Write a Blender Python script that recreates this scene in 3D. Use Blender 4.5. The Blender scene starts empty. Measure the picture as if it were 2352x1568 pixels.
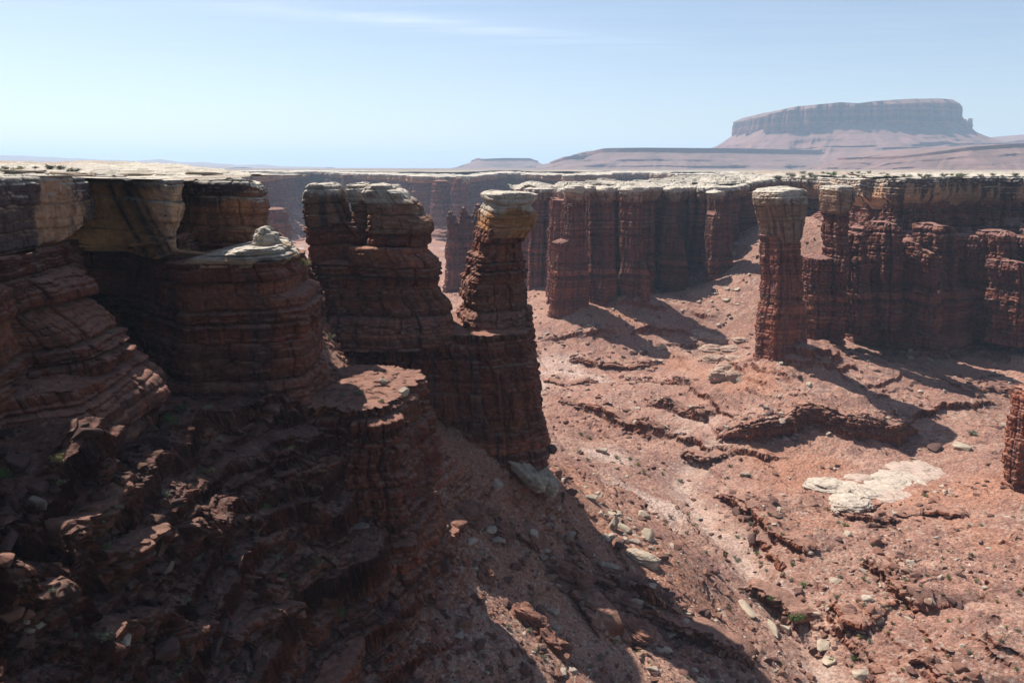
import bpy, math, random
import numpy as np

# ------------------------------------------------------------------ camera, sky, sun, exposure
sc = bpy.context.scene
C = sc.collection
PITCH = math.radians(12.43)
FV = 1810.0                       # focal length in units of a 2352-wide picture
cam_d = bpy.data.cameras.new("camera")
cam = bpy.data.objects.new("camera", cam_d)
C.objects.link(cam)
cam.location = (0, 0, 0)
cam.rotation_euler = (math.radians(90) - PITCH, 0, 0)
cam_d.sensor_width = 36.0
cam_d.lens = 36.0 * FV / 2352.0
cam_d.clip_start = 0.1
cam_d.clip_end = 120000.0
sc.camera = cam

SUN_EL = math.radians(53.0)
SUN_AZ = math.radians(-43.0)      # from +Y (view direction), negative = left
w = bpy.data.worlds.new("World")
sc.world = w
w.use_nodes = True
nt = w.node_tree
bg = nt.nodes["Background"]
sky = nt.nodes.new("ShaderNodeTexSky")
sky.sky_type = 'NISHITA'
sky.sun_disc = False
sky.sun_elevation = SUN_EL
sky.sun_rotation = SUN_AZ
sky.altitude = 1500
sky.air_density = 1.0
sky.dust_density = 2.2
sky.ozone_density = 1.0
# thin cirrus streaks, laid out on the sky directions
tc = nt.nodes.new("ShaderNodeTexCoord")
sepd = nt.nodes.new("ShaderNodeSeparateXYZ")
nt.links.new(tc.outputs["Generated"], sepd.inputs[0])
def wmath(op, a, b=None):
    n = nt.nodes.new("ShaderNodeMath"); n.operation = op
    for i, v in enumerate((a, b)):
        if v is None: continue
        if isinstance(v, (int, float)): n.inputs[i].default_value = v
        else: nt.links.new(v, n.inputs[i])
    return n.outputs[0]
zz = wmath('MAXIMUM', sepd.outputs[2], 0.04)
cx_ = wmath('DIVIDE', sepd.outputs[0], zz)
cy_ = wmath('DIVIDE', sepd.outputs[1], zz)
comb = nt.nodes.new("ShaderNodeCombineXYZ")
nt.links.new(cx_, comb.inputs[0]); nt.links.new(cy_, comb.inputs[1])
mp = nt.nodes.new("ShaderNodeMapping")
mp.inputs["Rotation"].default_value = (0, 0, math.radians(-33))
mp.inputs["Scale"].default_value = (0.34, 1.5, 1)
nt.links.new(comb.outputs[0], mp.inputs[0])
cn = nt.nodes.new("ShaderNodeTexNoise")
cn.inputs["Scale"].default_value = 1.7
cn.inputs["Detail"].default_value = 9
cn.inputs["Roughness"].default_value = 0.70
cn.inputs["Distortion"].default_value = 0.6
nt.links.new(mp.outputs[0], cn.inputs["Vector"])
cr = nt.nodes.new("ShaderNodeMapRange")
cr.inputs[1].default_value = 0.36; cr.inputs[2].default_value = 0.95
cr.inputs[3].default_value = 0.0; cr.inputs[4].default_value = 0.42
nt.links.new(cn.outputs["Fac"], cr.inputs[0])
mixc = nt.nodes.new("ShaderNodeMix"); mixc.data_type = 'RGBA'
pb = wmath('ADD', wmath('MULTIPLY', cx_, -.545), wmath('MULTIPLY', cy_, .839))
qb = wmath('ADD', wmath('MULTIPLY', cx_, .839), wmath('MULTIPLY', cy_, .545))
g1 = wmath('POWER', wmath('DIVIDE', wmath('SUBTRACT', pb, 5.33), .30), 2)
g2 = wmath('POWER', wmath('DIVIDE', wmath('SUBTRACT', qb, 2.6), 1.9), 2)
band = wmath('POWER', 2.718, wmath('MULTIPLY', wmath('ADD', g1, g2), -1))
nt.links.new(wmath('MULTIPLY', cr.outputs[0], wmath('ADD', wmath('MULTIPLY', band, 1.4), .30)), mixc.inputs[0])
hs = nt.nodes.new("ShaderNodeHueSaturation")
hs.inputs["Hue"].default_value = 0.502
hs.inputs["Saturation"].default_value = 0.90
nt.links.new(sky.outputs[0], hs.inputs["Color"])
nt.links.new(hs.outputs[0], mixc.inputs[6])
mixc.inputs[7].default_value = (9.0, 9.6, 10.2, 1)
nt.links.new(mixc.outputs[2], bg.inputs[0])
bg.inputs[1].default_value = 0.071

sl = bpy.data.lights.new("sun", 'SUN')
sl.energy = 5.0
sl.angle = math.radians(0.53)
sl.color = (1.0, 0.95, 0.87)
sun = bpy.data.objects.new("sun", sl)
C.objects.link(sun)
sun.rotation_euler = (math.radians(90) - SUN_EL, 0, math.pi - SUN_AZ)
sc.view_settings.view_transform = 'Standard'
sc.view_settings.look = 'None'
sc.view_settings.exposure = 0.86
sc.view_settings.gamma = 1.0
sc.cycles.max_bounces = 5
sc.cycles.diffuse_bounces = 3
sc.cycles.volume_bounces = 1
sc.cycles.transparent_max_bounces = 8
sc.cycles.use_denoising = True
sc.cycles.use_adaptive_sampling = False

# ------------------------------------------------------------------ picture rays to world points
cP, sP = math.cos(PITCH), math.sin(PITCH)
def ray(u, v):
    u = np.asarray(u, float); v = np.asarray(v, float)
    x = (u - 1176) / FV; y = -(v - 784) / FV
    return x, cP + sP * y, -sP + cP * y
def atY(u, v, Y):
    a, b, c = ray(u, v); k = Y / b
    return a * k, b * k, c * k
def atZ(u, v, z):
    a, b, c = ray(u, v); k = z / c
    return a * k, b * k, c * k
def X_(u, Y, v=500):
    return float(atY(u, v, Y)[0])
def Z_(v, Y):
    return float(atY(1176, v, Y)[2])

# ------------------------------------------------------------------ noise
def _h(ix, iy, iz, seed):
    with np.errstate(over='ignore'):
        h = ix.astype(np.uint32) * np.uint32(374761393) + iy.astype(np.uint32) * np.uint32(668265263) \
            + iz.astype(np.uint32) * np.uint32(2246822519) + np.uint32((seed * 3266489917) & 0xffffffff)
        h = (h ^ (h >> np.uint32(13))) * np.uint32(1274126177)
        h = (h ^ (h >> np.uint32(16))) * np.uint32(2654435761)
        h = h ^ (h >> np.uint32(15))
    return (h & np.uint32(0xffffff)).astype(np.float32) / np.float32(0x7fffff) - np.float32(1)
def hash1(i, seed):
    i = np.asarray(i).astype(np.int64)
    return _h(i, i * 0, i * 0, seed)
def hash2(i, j, seed):
    i = np.asarray(i).astype(np.int64); j = np.asarray(j).astype(np.int64)
    return _h(i, j, i * 0, seed)
def vn2(x, y, seed):
    x = np.asarray(x, np.float32); y = np.asarray(y, np.float32)
    fx = np.floor(x); fy = np.floor(y)
    ix = fx.astype(np.int64); iy = fy.astype(np.int64)
    tx = x - fx; ty = y - fy
    tx = tx * tx * (3 - 2 * tx); ty = ty * ty * (3 - 2 * ty)
    o = np.zeros_like(ix)
    a = _h(ix, iy, o, seed); b = _h(ix + 1, iy, o, seed)
    c = _h(ix, iy + 1, o, seed); d = _h(ix + 1, iy + 1, o, seed)
    return (a + (b - a) * tx) * (1 - ty) + (c + (d - c) * tx) * ty
def vn3(x, y, z, seed):
    fx = np.floor(x); fy = np.floor(y); fz = np.floor(z)
    ix = fx.astype(np.int64); iy = fy.astype(np.int64); iz = fz.astype(np.int64)
    tx = (x - fx); ty = (y - fy); tz = (z - fz)
    tx = tx * tx * (3 - 2 * tx); ty = ty * ty * (3 - 2 * ty); tz = tz * tz * (3 - 2 * tz)
    r = []
    for k in (0, 1):
        a = _h(ix, iy, iz + k, seed); b = _h(ix + 1, iy, iz + k, seed)
        c = _h(ix, iy + 1, iz + k, seed); d = _h(ix + 1, iy + 1, iz + k, seed)
        r.append((a + (b - a) * tx) * (1 - ty) + (c + (d - c) * tx) * ty)
    return (r[0] + (r[1] - r[0]) * tz).astype(np.float32)
def fbm2(x, y, scale, octv, seed, gain=.5):
    t = 0; a = 1.0; f = 1.0 / scale; n = 0
    for i in range(octv):
        t = t + a * vn2(x * f + 17.3 * i, y * f - 9.1 * i, seed + i); n += a; a *= gain; f *= 2.07
    return t / n
def fbm3(x, y, z, scale, octv, seed, gain=.5):
    t = 0; a = 1.0; f = 1.0 / scale; n = 0
    for i in range(octv):
        t = t + a * vn3(x * f + 17.3 * i, y * f - 9.1 * i, z * f + 3.7 * i, seed + i); n += a; a *= gain; f *= 2.07
    return t / n
def sstep(a, b, x):
    t = np.clip((x - a) / (b - a), 0, 1)
    return t * t * (3 - 2 * t)
def beds(seed, z0, z1, tmin, tmax):
    rs = np.random.RandomState(seed)
    n = int((z1 - z0) / ((tmin + tmax) / 2) * 1.5) + 4
    th = tmin + (tmax - tmin) * rs.rand(n) ** 1.6
    e = z0 + np.concatenate([[0], np.cumsum(th)])
    return e, rs.rand(n + 1) * 2 - 1
BIG = beds(3, -140, 60, 1.6, 6.5)
SML = beds(8, -140, 60, 0.35, 1.5)
def bedev(z, B):
    e, o = B
    z = -140 + np.mod(z + 140, 190)
    i = np.clip(np.searchsorted(e, z, side='right') - 1, 0, len(e) - 2)
    t = (z - e[i]) / (e[i + 1] - e[i])
    return o[i].astype(np.float32), t.astype(np.float32), i

# ------------------------------------------------------------------ colours (linear, the rock's own, except for shade worked into RED)
RED = np.array([[.185, .068, .038], [.235, .092, .052], [.160, .062, .042], [.275, .118, .070], [.205, .076, .040],
                [.225, .104, .070], [.150, .052, .033]], np.float32) * np.array([.80, .65, .60], np.float32)  # lowered because most walls stand in shade; that shade is in the colour
PALE = np.array([.45, .395, .325], np.float32)
TAN = np.array([.40, .215, .105], np.float32)
VARN = np.array([.060, .040, .038], np.float32)
SOIL = np.array([.258, .135, .099], np.float32)
def lerp(a, b, t):
    t = np.asarray(t)[..., None]
    return a * (1 - t) + b * t
def col_wall(P, s, nz, seed, tint=None, light=1.0):
    x, y, z = P[..., 0], P[..., 1], P[..., 2]
    zw = z + 1.2 * fbm2(x, y, 22, 3, 51)
    _, _, i = bedev(zw, BIG)
    _, _, j = bedev(zw, SML)
    c = RED[(np.abs(hash1(i, 5)) * 6.99).astype(int)] * .6 + RED[(np.abs(hash1(j, 6)) * 6.99).astype(int)] * .4
    m = fbm3(x, y, z * 1.5, 3.0, 3, seed + 70)
    c = c * (1 + .30 * m + .32 * hash1(j, 19) + .22 * hash1(i, 23))[..., None]
    st = fbm2(s, z * .07, 1.6, 3, seed + 77)
    c = lerp(c, VARN * 1.1, .55 * sstep(.05, .5, st))
    rust = sstep(.25, .6, fbm3(x, y, z * 2.2, 9.0, 3, seed + 31))
    c = lerp(c, np.array([.25, .10, .038], np.float32), .5 * rust)
    dust = sstep(.45, .85, nz)
    c = lerp(c, SOIL * 1.05, .75 * dust)
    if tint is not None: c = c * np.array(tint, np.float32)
    return c * light
def col_cap(P, s, nz, seed, hz=None, pale=.25, varn=.5, base=None):
    x, y, z = P[..., 0], P[..., 1], P[..., 2]
    c = np.broadcast_to(TAN * .85 if base is None else np.array(base, np.float32), P.shape).copy()
    m = fbm3(x, y, z * 2.5, 2.5, 3, seed + 11)
    c = c * (1 + .35 * m)[..., None]
    xb = fbm3(x * .4, y * .4, z * 3 + x * .5, 1.2, 3, seed + 15)
    c = lerp(c, PALE * .8, .35 * sstep(.1, .5, xb))
    st = fbm2(s, z * .09, 1.3, 4, seed + 21) + .45 * fbm2(s, z, 9, 2, seed + 22)
    c = lerp(c, VARN, .92 * sstep(.55 - varn, .95 - varn, st))
    if hz is not None:
        pm = sstep(1 - pale - .12, 1 - pale + .12, hz + .34 * fbm3(x, y, z * 1.8, 3.0, 4, seed + 25, .6))
        c = lerp(c, PALE * .92, .85 * pm)
    t = sstep(.35, .7, nz)
    if hz is not None: t = t * sstep(.6, .9, hz + .1 * m)
    c = lerp(c, PALE * (1 + .14 * fbm3(x, y, z * 3, 2.0, 3, seed + 41))[..., None], t)
    return c

# ------------------------------------------------------------------ materials
def rock_material(name, bump=.5, scales=((6, .5), (26, .5)), vary=.5, rough=.93, dist=.35):
    m = bpy.data.materials.new(name); m.use_nodes = True
    t = m.node_tree; N = t.nodes; L = t.links
    b = N["Principled BSDF"]
    b.inputs["Roughness"].default_value = rough
    b.inputs["Specular IOR Level"].default_value = 0.18
    at = N.new("ShaderNodeAttribute"); at.attribute_name = "Col"
    tcn = N.new("ShaderNodeTexCoord")
    mpn = N.new("ShaderNodeMapping"); mpn.inputs["Scale"].default_value = (1, 1, 1.8)
    L.new(tcn.outputs["Object"], mpn.inputs[0])
    n1 = N.new("ShaderNodeTexNoise"); n1.inputs["Scale"].default_value = scales[0][0] / 10
    n1.inputs["Detail"].default_value = 10; n1.inputs["Roughness"].default_value = .68
    L.new(mpn.outputs[0], n1.inputs["Vector"])
    r1 = N.new("ShaderNodeMapRange")
    r1.inputs[1].default_value = .25; r1.inputs[2].default_value = .75
    r1.inputs[3].default_value = 1 - vary; r1.inputs[4].default_value = 1 + vary
    L.new(n1.outputs["Fac"], r1.inputs[0])
    mul = N.new("ShaderNodeVectorMath"); mul.operation = 'SCALE'
    L.new(at.outputs["Color"], mul.inputs[0]); L.new(r1.outputs[0], mul.inputs["Scale"])
    L.new(mul.outputs[0], b.inputs["Base Color"])
    n2 = N.new("ShaderNodeTexNoise"); n2.inputs["Scale"].default_value = scales[1][0] / 10
    n2.inputs["Detail"].default_value = 12; n2.inputs["Roughness"].default_value = .7
    L.new(mpn.outputs[0], n2.inputs["Vector"])
    bp = N.new("ShaderNodeBump"); bp.inputs["Strength"].default_value = bump
    bp.inputs["Distance"].default_value = dist
    L.new(n2.outputs["Fac"], bp.inputs["Height"])
    L.new(bp.outputs[0], b.inputs["Normal"])
    return m
M_ROCK = rock_material("layered_red_sandstone", 1.0, scales=((9, .5), (30, .5)), vary=.6)
M_CAP = rock_material("white_rim_sandstone", .8, scales=((8, .5), (28, .5)), vary=.42)
M_SOIL = rock_material("red_desert_soil", 1.0, scales=((14, .5), (30, .5)), vary=.8)
M_FAR = rock_material("distant_red_rock", .5, scales=((.25, .5), (.9, .5)), vary=.3, dist=6.0)
M_BOULDER = rock_material("fallen_boulder_stone", .5, scales=((12, .5), (30, .5)), vary=.4)

# ------------------------------------------------------------------ mesh helpers
def build(name, V, quads, col, mat, parent=None, smooth=False):
    me = bpy.data.meshes.new(name)
    V = np.ascontiguousarray(V.reshape(-1, 3), np.float32)
    nv = len(V); k = quads.shape[1]; nf = len(quads)
    me.vertices.add(nv); me.vertices.foreach_set("co", V.ravel())
    me.loops.add(nf * k); me.loops.foreach_set("vertex_index", np.ascontiguousarray(quads, np.int32).ravel())
    me.polygons.add(nf)
    me.polygons.foreach_set("loop_start", np.arange(0, nf * k, k, dtype=np.int32))
    me.polygons.foreach_set("use_smooth", np.full(nf, smooth))
    if col is not None:
        a = me.attributes.new("Col", 'FLOAT_COLOR', 'POINT')
        c4 = np.ones((nv, 4), np.float32); c4[:, :3] = np.clip(col.reshape(-1, 3), .004, .8)
        a.data.foreach_set("color", c4.ravel())
    me.update(calc_edges=True)
    me.materials.append(mat)
    o = bpy.data.objects.new(name, me); C.objects.link(o)
    if parent is not None: o.parent = parent
    return o
def gridq(R, S, wrap):
    n = S if wrap else S - 1
    r = np.arange(R - 1)[:, None]; s = np.arange(n)[None, :]; s2 = (s + 1) % S
    return np.stack([r * S + s, r * S + s2, (r + 1) * S + s2, (r + 1) * S + s], -1).reshape(-1, 4)
def normals(V, wrap):
    if wrap:
        ds = np.roll(V, -1, 1) - np.roll(V, 1, 1)
    else:
        ds = np.gradient(V, axis=1)
    dr = np.gradient(V, axis=0)
    n = np.cross(ds, dr)
    return n / (np.linalg.norm(n, axis=-1, keepdims=True) + 1e-9)
def thing(name, label, cat, loc=(0, 0, 0), group=None):
    o = bpy.data.objects.new(name, None); C.objects.link(o)
    o.location = loc; o.empty_display_size = 1
    return tag(o, label, cat, group)
def tag(o, label=None, cat=None, group=None, kind=None):
    if label: o["label"] = label
    if cat: o["category"] = cat
    if group: o["group"] = group
    if kind: o["kind"] = kind
    return o

# ------------------------------------------------------------------ rock surface displacement
def rockdisp(s, P, seed, big=.5, small=.18, block=.25, rough=.3, flute=0., fw=5., rscale=5.):
    small *= 1.25; block *= 1.35
    x, y, z = P[..., 0], P[..., 1], P[..., 2]
    zw = z + 1.2 * fbm2(x, y, 22, 3, 51)
    d = np.zeros(z.shape, np.float32)
    o1, t1, i1 = bedev(zw, BIG)
    o2, t2, i2 = bedev(zw + .3 * fbm2(x, y, 5, 2, 61), SML)
    msk = .55 + .45 * fbm3(x, y, z, 9, 2, seed + 9)
    d += big * (o1 - 1.5 * np.abs(2 * t1 - 1) ** 9)
    d += small * msk * (1.2 * o2 - 1.5 * np.abs(2 * t2 - 1) ** 6)
    if block:
        for (wd, a, sd) in ((3.2, 1.0, 1), (1.3, .5, 2)):
            ii = i1 if sd == 1 else i2
            cc = s / (wd * (1 + .4 * hash1(ii, sd + 40))) + 13 * hash1(ii, sd + 41) + .25 * fbm2(s, z, 2, 2, seed + 43)
            ci = np.floor(cc); tcx = cc - ci
            rr = hash2(ii, ci, seed + sd)
            d += block * a * (rr - .9 * np.abs(2 * tcx - 1) ** 9)
    if flute:
        for (wd, a, sd) in ((fw, 1.0, 3), (fw * .38, .4, 4)):
            cc = s / wd + .35 * fbm2(s, z * .25, wd * 1.5, 2, seed + 50 + sd)
            ci = np.floor(cc); tcx = cc - ci
            rr = hash2(ci, ci * 0, seed + 60 + sd)
            sh = .35 * np.sqrt(np.clip(1 - (2 * tcx - 1) ** 2, 0, 1)) + .65 * (1 - np.abs(2 * tcx - 1) ** 7) + .25 * rr * (tcx - .5)
            d += flute * a * ((sh - .75) + .75 * rr)
    d += rough * fbm3(x, y, z, rscale, 5, seed + 90, .55)
    return d
def interp_prof(rows, zs):
    rows = sorted(rows)
    a = np.array(rows)
    return [np.interp(zs, a[:, 0], a[:, k]) for k in range(1, a.shape[1])]

def tower(name, prof, Y, b, seed, mat, kind='wall', parent=None, nexp=3.0, dz=.2, ds=.25, dome=.6, wob=.12,
          dy=None, cargs=None, toprows=26, disp=None, tilt=(0, 0), rot=0.):
    """prof: (v, uL, uR) or (v, uL, uR, b) from the top to the bottom, as seen at depth Y."""
    rows = []
    for p in prof:
        v, uL, uR = p[:3]; bb = p[3] if len(p) > 3 else b
        xl, _, z = atY(uL, v, Y); xr, _, _ = atY(uR, v, Y)
        rows.append((float(z), float(xl), float(xr), bb, (p[4] if len(p) > 4 else 0)))
    zt = max(r[0] for r in rows); zb = min(r[0] for r in rows)
    R = max(8, int((zt - zb) / dz)); zs = np.linspace(zb, zt, R)
    xl, xr, bb, yo = interp_prof(rows, zs)
    a = (xr - xl) / 2; cx = (xr + xl) / 2
    per = 2 * math.pi * math.sqrt((np.max(a) ** 2 + np.max(bb) ** 2) / 2)
    S = max(24, int(per / ds))
    ph = np.linspace(0, 2 * math.pi, S, endpoint=False)
    # even spacing along the outline
    ex = 2.0 / nexp
    fx = np.sign(np.cos(ph)) * np.abs(np.cos(ph)) ** ex; fy = np.sign(np.sin(ph)) * np.abs(np.sin(ph)) ** ex
    am, bm = float(np.mean(a)), float(np.mean(bb))
    L = np.concatenate([[0], np.cumsum(np.hypot(np.diff(np.append(fx, fx[0]) * am), np.diff(np.append(fy, fy[0]) * bm)))])
    ph = np.interp(np.linspace(0, L[-1], S, endpoint=False), L, np.append(ph, 2 * math.pi))
    fx = np.sign(np.cos(ph)) * np.abs(np.cos(ph)) ** ex; fy = np.sign(np.sin(ph)) * np.abs(np.sin(ph)) ** ex
    s = np.arange(S) * (L[-1] / S)
    k = np.linspace(1, 0, toprows + 1)[1:] if toprows else np.zeros(0)
    Rt = R + len(k)
    sc_ = np.concatenate([np.ones(R), k])
    az = np.concatenate([a, np.full(len(k), a[-1])]); bz = np.concatenate([bb, np.full(len(k), bb[-1])])
    cxz = np.concatenate([cx, np.full(len(k), cx[-1])]); yoz = np.concatenate([yo, np.full(len(k), yo[-1])])
    zz_ = np.concatenate([zs, zt + dome * (1 - k ** 2)])
    V = np.zeros((Rt, S, 3), np.float32)
    wb = 1 + wob * fbm3(np.cos(ph)[None, :] * 1.5 + seed, np.sin(ph)[None, :] * 1.5 + 0 * zz_[:, None], zz_[:, None] * .06 + 0 * ph[None, :], 1.0, 2, seed + 5)
    rc, rs2 = math.cos(math.radians(rot)), math.sin(math.radians(rot))
    lx = az[:, None] * fx[None, :]; ly = bz[:, None] * fy[None, :] * wb
    qx = lx * rc - ly * rs2; qy = lx * rs2 + ly * rc
    if rot:
        lo, hi = qx.min(1, keepdims=True), qx.max(1, keepdims=True)
        qx = (qx - (lo + hi) / 2) * (2 * az[:, None] / (hi - lo))
    V[..., 0] = cxz[:, None] + sc_[:, None] * qx
    V[..., 1] = Y + yoz[:, None] + sc_[:, None] * qy
    V[..., 2] = zz_[:, None] + 0 * fx[None, :]
    n2 = np.stack([fx * bm, fy * am], -1); n2 = np.sign(np.stack([np.cos(ph), np.sin(ph)], -1)) * np.abs(np.stack([np.cos(ph), np.sin(ph)], -1)) ** (2 - ex) * np.array([1 / am, 1 / bm])
    n2 /= np.linalg.norm(n2, axis=-1, keepdims=True) + 1e-9
    n2 = np.stack([n2[:, 0] * rc - n2[:, 1] * rs2, n2[:, 0] * rs2 + n2[:, 1] * rc], -1)
    SS = np.broadcast_to(s[None, :], (Rt, S)).astype(np.float32)
    dd = dict(big=.5, small=.18, block=.25, rough=.4)
    if disp: dd.update(disp)
    d = rockdisp(SS, V, seed, **dd)
    fade = np.ones(Rt); fade[R:] = np.clip((k - .8) / .2, 0, 1)
    V[..., 0] += d * n2[None, :, 0] * fade[:, None]
    V[..., 1] += d * n2[None, :, 1] * fade[:, None]
    if len(k):
        tz = .9 * fbm2(V[R:, :, 0], V[R:, :, 1], 5, 4, seed + 8)
        stp = np.floor(tz * 3) / 3 * .6 + tz * .4
        V[R:, :, 2] += stp * (1 - k ** 6)[:, None] + tilt[0] * (V[R:, :, 0] - cx[-1]) * (1 - k ** 8)[:, None]
    nz = normals(V, True)[..., 2]
    ca = cargs or {}
    if kind == 'wall': col = col_wall(V, SS, nz, seed, **ca)
    else:
        hz = np.broadcast_to(((V[..., 2] - zb) / (zt - zb)), SS.shape)
        col = col_cap(V, SS, nz, seed, hz, **ca)
    return build(name, V, gridq(Rt, S, True), col, mat, parent)

def resample(path, ds, closed=False, smooth=2):
    p = np.array(path, float)
    if closed: p = np.vstack([p, p[:1]])
    L = np.concatenate([[0], np.cumsum(np.linalg.norm(np.diff(p, axis=0), axis=1))])
    n = max(4, int(L[-1] / ds)); t = np.linspace(0, L[-1], n, endpoint=not closed)
    q = np.stack([np.interp(t, L, p[:, k]) for k in range(p.shape[1])], -1)
    w_ = max(1, int(smooth / ds))
    if w_ > 1:
        ker = np.hanning(w_ * 2 + 3); ker /= ker.sum(); h = len(ker) // 2
        if closed: e = np.concatenate([q[-h:], q, q[:h]])
        else: e = np.concatenate([np.repeat(q[:1], h, 0), q, np.repeat(q[-1:], h, 0)])
        q = np.stack([np.convolve(e[:, k], ker, 'valid') for k in range(q.shape[1])], -1)
    return q, t
def ribbon(name, path, prof, seed, mat, kind='wall', parent=None, ds=.4, dz=.35, closed=False, smooth=2, wig=1.0, wigs=14,
           disp=None, inn=12., innrows=24, topn=.5, soffit=0., cargs=None, offfn=None, colfn=None, slope=0.0, fan=None):
    """path rows: x, y, ztop, zbot. prof: [(t, outward offset)] with t 0 = bottom, 1 = top."""
    q, t = resample(path, ds, closed, smooth)
    S = len(q)
    wg = wig * fbm2(t, t * 0 + seed * 3.1, wigs, 4, seed + 2)
    if closed: dq = np.roll(q[:, :2], -1, 0) - np.roll(q[:, :2], 1, 0)
    else: dq = np.gradient(q[:, :2], axis=0)
    w_ = max(1, int(1.5 / ds))
    ker = np.hanning(w_ * 2 + 3); ker /= ker.sum(); h = len(ker) // 2
    e = np.concatenate([dq[-h:], dq, dq[:h]]) if closed else np.concatenate([np.repeat(dq[:1], h, 0), dq, np.repeat(dq[-1:], h, 0)])
    dq = np.stack([np.convolve(e[:, k], ker, 'valid') for k in range(2)], -1)
    dq /= np.linalg.norm(dq, axis=1, keepdims=True) + 1e-9
    n = np.stack([dq[:, 1], -dq[:, 0]], -1)
    base = q[:, :2] + n * wg[:, None]
    ztop, zbot = q[:, 2], q[:, 3]
    H = float(np.max(ztop - zbot)); R = max(6, int(H / dz))
    tt = np.linspace(0, 1, R)
    pr = np.array(prof, float); off = np.interp(tt, pr[:, 0], pr[:, 1])
    ks = np.linspace(0, 1, 8)[:-1] if soffit else np.zeros(0)
    ki = np.linspace(0, 1, innrows + 1)[1:] ** 1.4 if inn else np.zeros(0)
    Rt = len(ks) + R + len(ki); a0 = len(ks); a1 = a0 + R
    V = np.zeros((Rt, S, 3), np.float32); O = np.zeros((Rt, S), np.float32)
    Z = np.zeros((Rt, S), np.float32)
    Z[a0:a1] = zbot[None] + (ztop - zbot)[None] * tt[:, None]
    O[a0:a1] = off[:, None]
    if offfn is not None: O[a0:a1] += offfn(t[None, :], tt[:, None], base)
    if len(ks):
        Z[:a0] = zbot[None] - .8 * (1 - ks[:, None]) ; O[:a0] = O[a0][None] - soffit * (1 - ks[:, None])
    if len(ki):
        Z[a1:] = ztop[None] + slope * inn * ki[:, None]; O[a1:] = O[a1 - 1][None] - inn * ki[:, None]
    V[..., 0] = base[None, :, 0] + n[None, :, 0] * O; V[..., 1] = base[None, :, 1] + n[None, :, 1] * O; V[..., 2] = Z
    SS = np.broadcast_to(t[None, :], (Rt, S)).astype(np.float32)
    dd = dict(big=.5, small=.18, block=.25, rough=.5)
    if disp: dd.update(disp)
    d = rockdisp(SS, V, seed, **dd)
    fade = np.ones(Rt)
    if len(ki): fade[a1:] = np.clip(1 - ki * 3, 0, 1)
    V[..., 0] += n[None, :, 0] * d * fade[:, None]; V[..., 1] += n[None, :, 1] * d * fade[:, None]
    if len(ki):
        x, y = V[a1:, :, 0], V[a1:, :, 1]
        tz = topn * (fbm2(x, y, 14, 5, seed + 33, .6)); stp = np.floor(tz * 4) / 4 * .7 + .3 * tz
        V[a1:, :, 2] += stp * np.clip(ki * 4, .15, 1)[:, None]
    nz = normals(V, closed)[..., 2]
    ca = cargs or {}
    if kind == 'wall': col = col_wall(V, SS, nz, seed, **ca)
    else:
        hz = np.clip((V[..., 2] - zbot[None]) / (ztop - zbot)[None], 0, 1)
        col = col_cap(V, SS, nz, seed, hz, **ca)
    if colfn is not None: col = colfn(col, V, SS, np.clip((V[..., 2] - zbot[None]) / (ztop - zbot)[None], 0, 1), nz)
    return build(name, V, gridq(Rt, S, closed), col, mat, parent)

# ------------------------------------------------------------------ the basin: one sheet of ground
def tps(pts):
    p = np.array(pts, float); n = len(p); sc0 = 100.0
    xy = p[:, :2] / sc0
    d2 = ((xy[:, None] - xy[None]) ** 2).sum(-1)
    K = .5 * d2 * np.log(d2 + 1e-12) + np.eye(n) * .002
    Pm = np.hstack([np.ones((n, 1)), xy])
    A = np.block([[K, Pm], [Pm.T, np.zeros((3, 3))]])
    sol = np.linalg.solve(A, np.concatenate([p[:, 2], np.zeros(3)]))
    def f(x, y):
        x = x / sc0; y = y / sc0; o = np.zeros(x.shape)
        for i in range(n):
            q2 = (x - xy[i, 0]) ** 2 + (y - xy[i, 1]) ** 2
            o += sol[i] * .5 * q2 * np.log(q2 + 1e-12)
        return o + sol[n] + sol[n + 1] * x + sol[n + 2] * y
    return f
CP = []
for u, v, Y in [(0,1568,52),(200,1568,57),(400,1568,66),(600,1568,76),(740,1568,86),(0,1400,56),(200,1400,62),(400,1400,70),
    (600,1400,80),(790,1440,93),(0,1250,61),(200,1250,67),(400,1230,76),(600,1230,88),(780,1200,98),(0,1100,66),(200,1100,71),
    (400,1100,82),(550,1050,94),(350,1000,88),(500,950,101),(650,930,108),(0,1040,72),(300,930,90),(430,900,110),(700,895,116),
    (-300,1300,45),(-300,1568,38),(-300,1000,60),(-500,1200,40),(870,940,122),(760,895,122),(760,790,139),(790,840,136),(700,600,155),(720,660,150),
    (640,560,165),(1100,1080,150),(1200,1080,160),(1250,1078,172),(1300,1110,176),(1400,1180,171),(1560,1290,160),(1050,1100,143),
    (1000,1000,148),(1010,1130,138),(1700,640,455),(1730,560,490),(1740,520,520),(1850,500,520)]:
    CP.append([float(k) for k in atY(u, v, Y)])
for u, v, Y in [(850,880,154),(765,790,149),(800,850,151),(745,745,152),(970,975,151),(1040,1010,152)]:
    CP.append([float(k) for k in atY(u, v, Y)])
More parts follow.
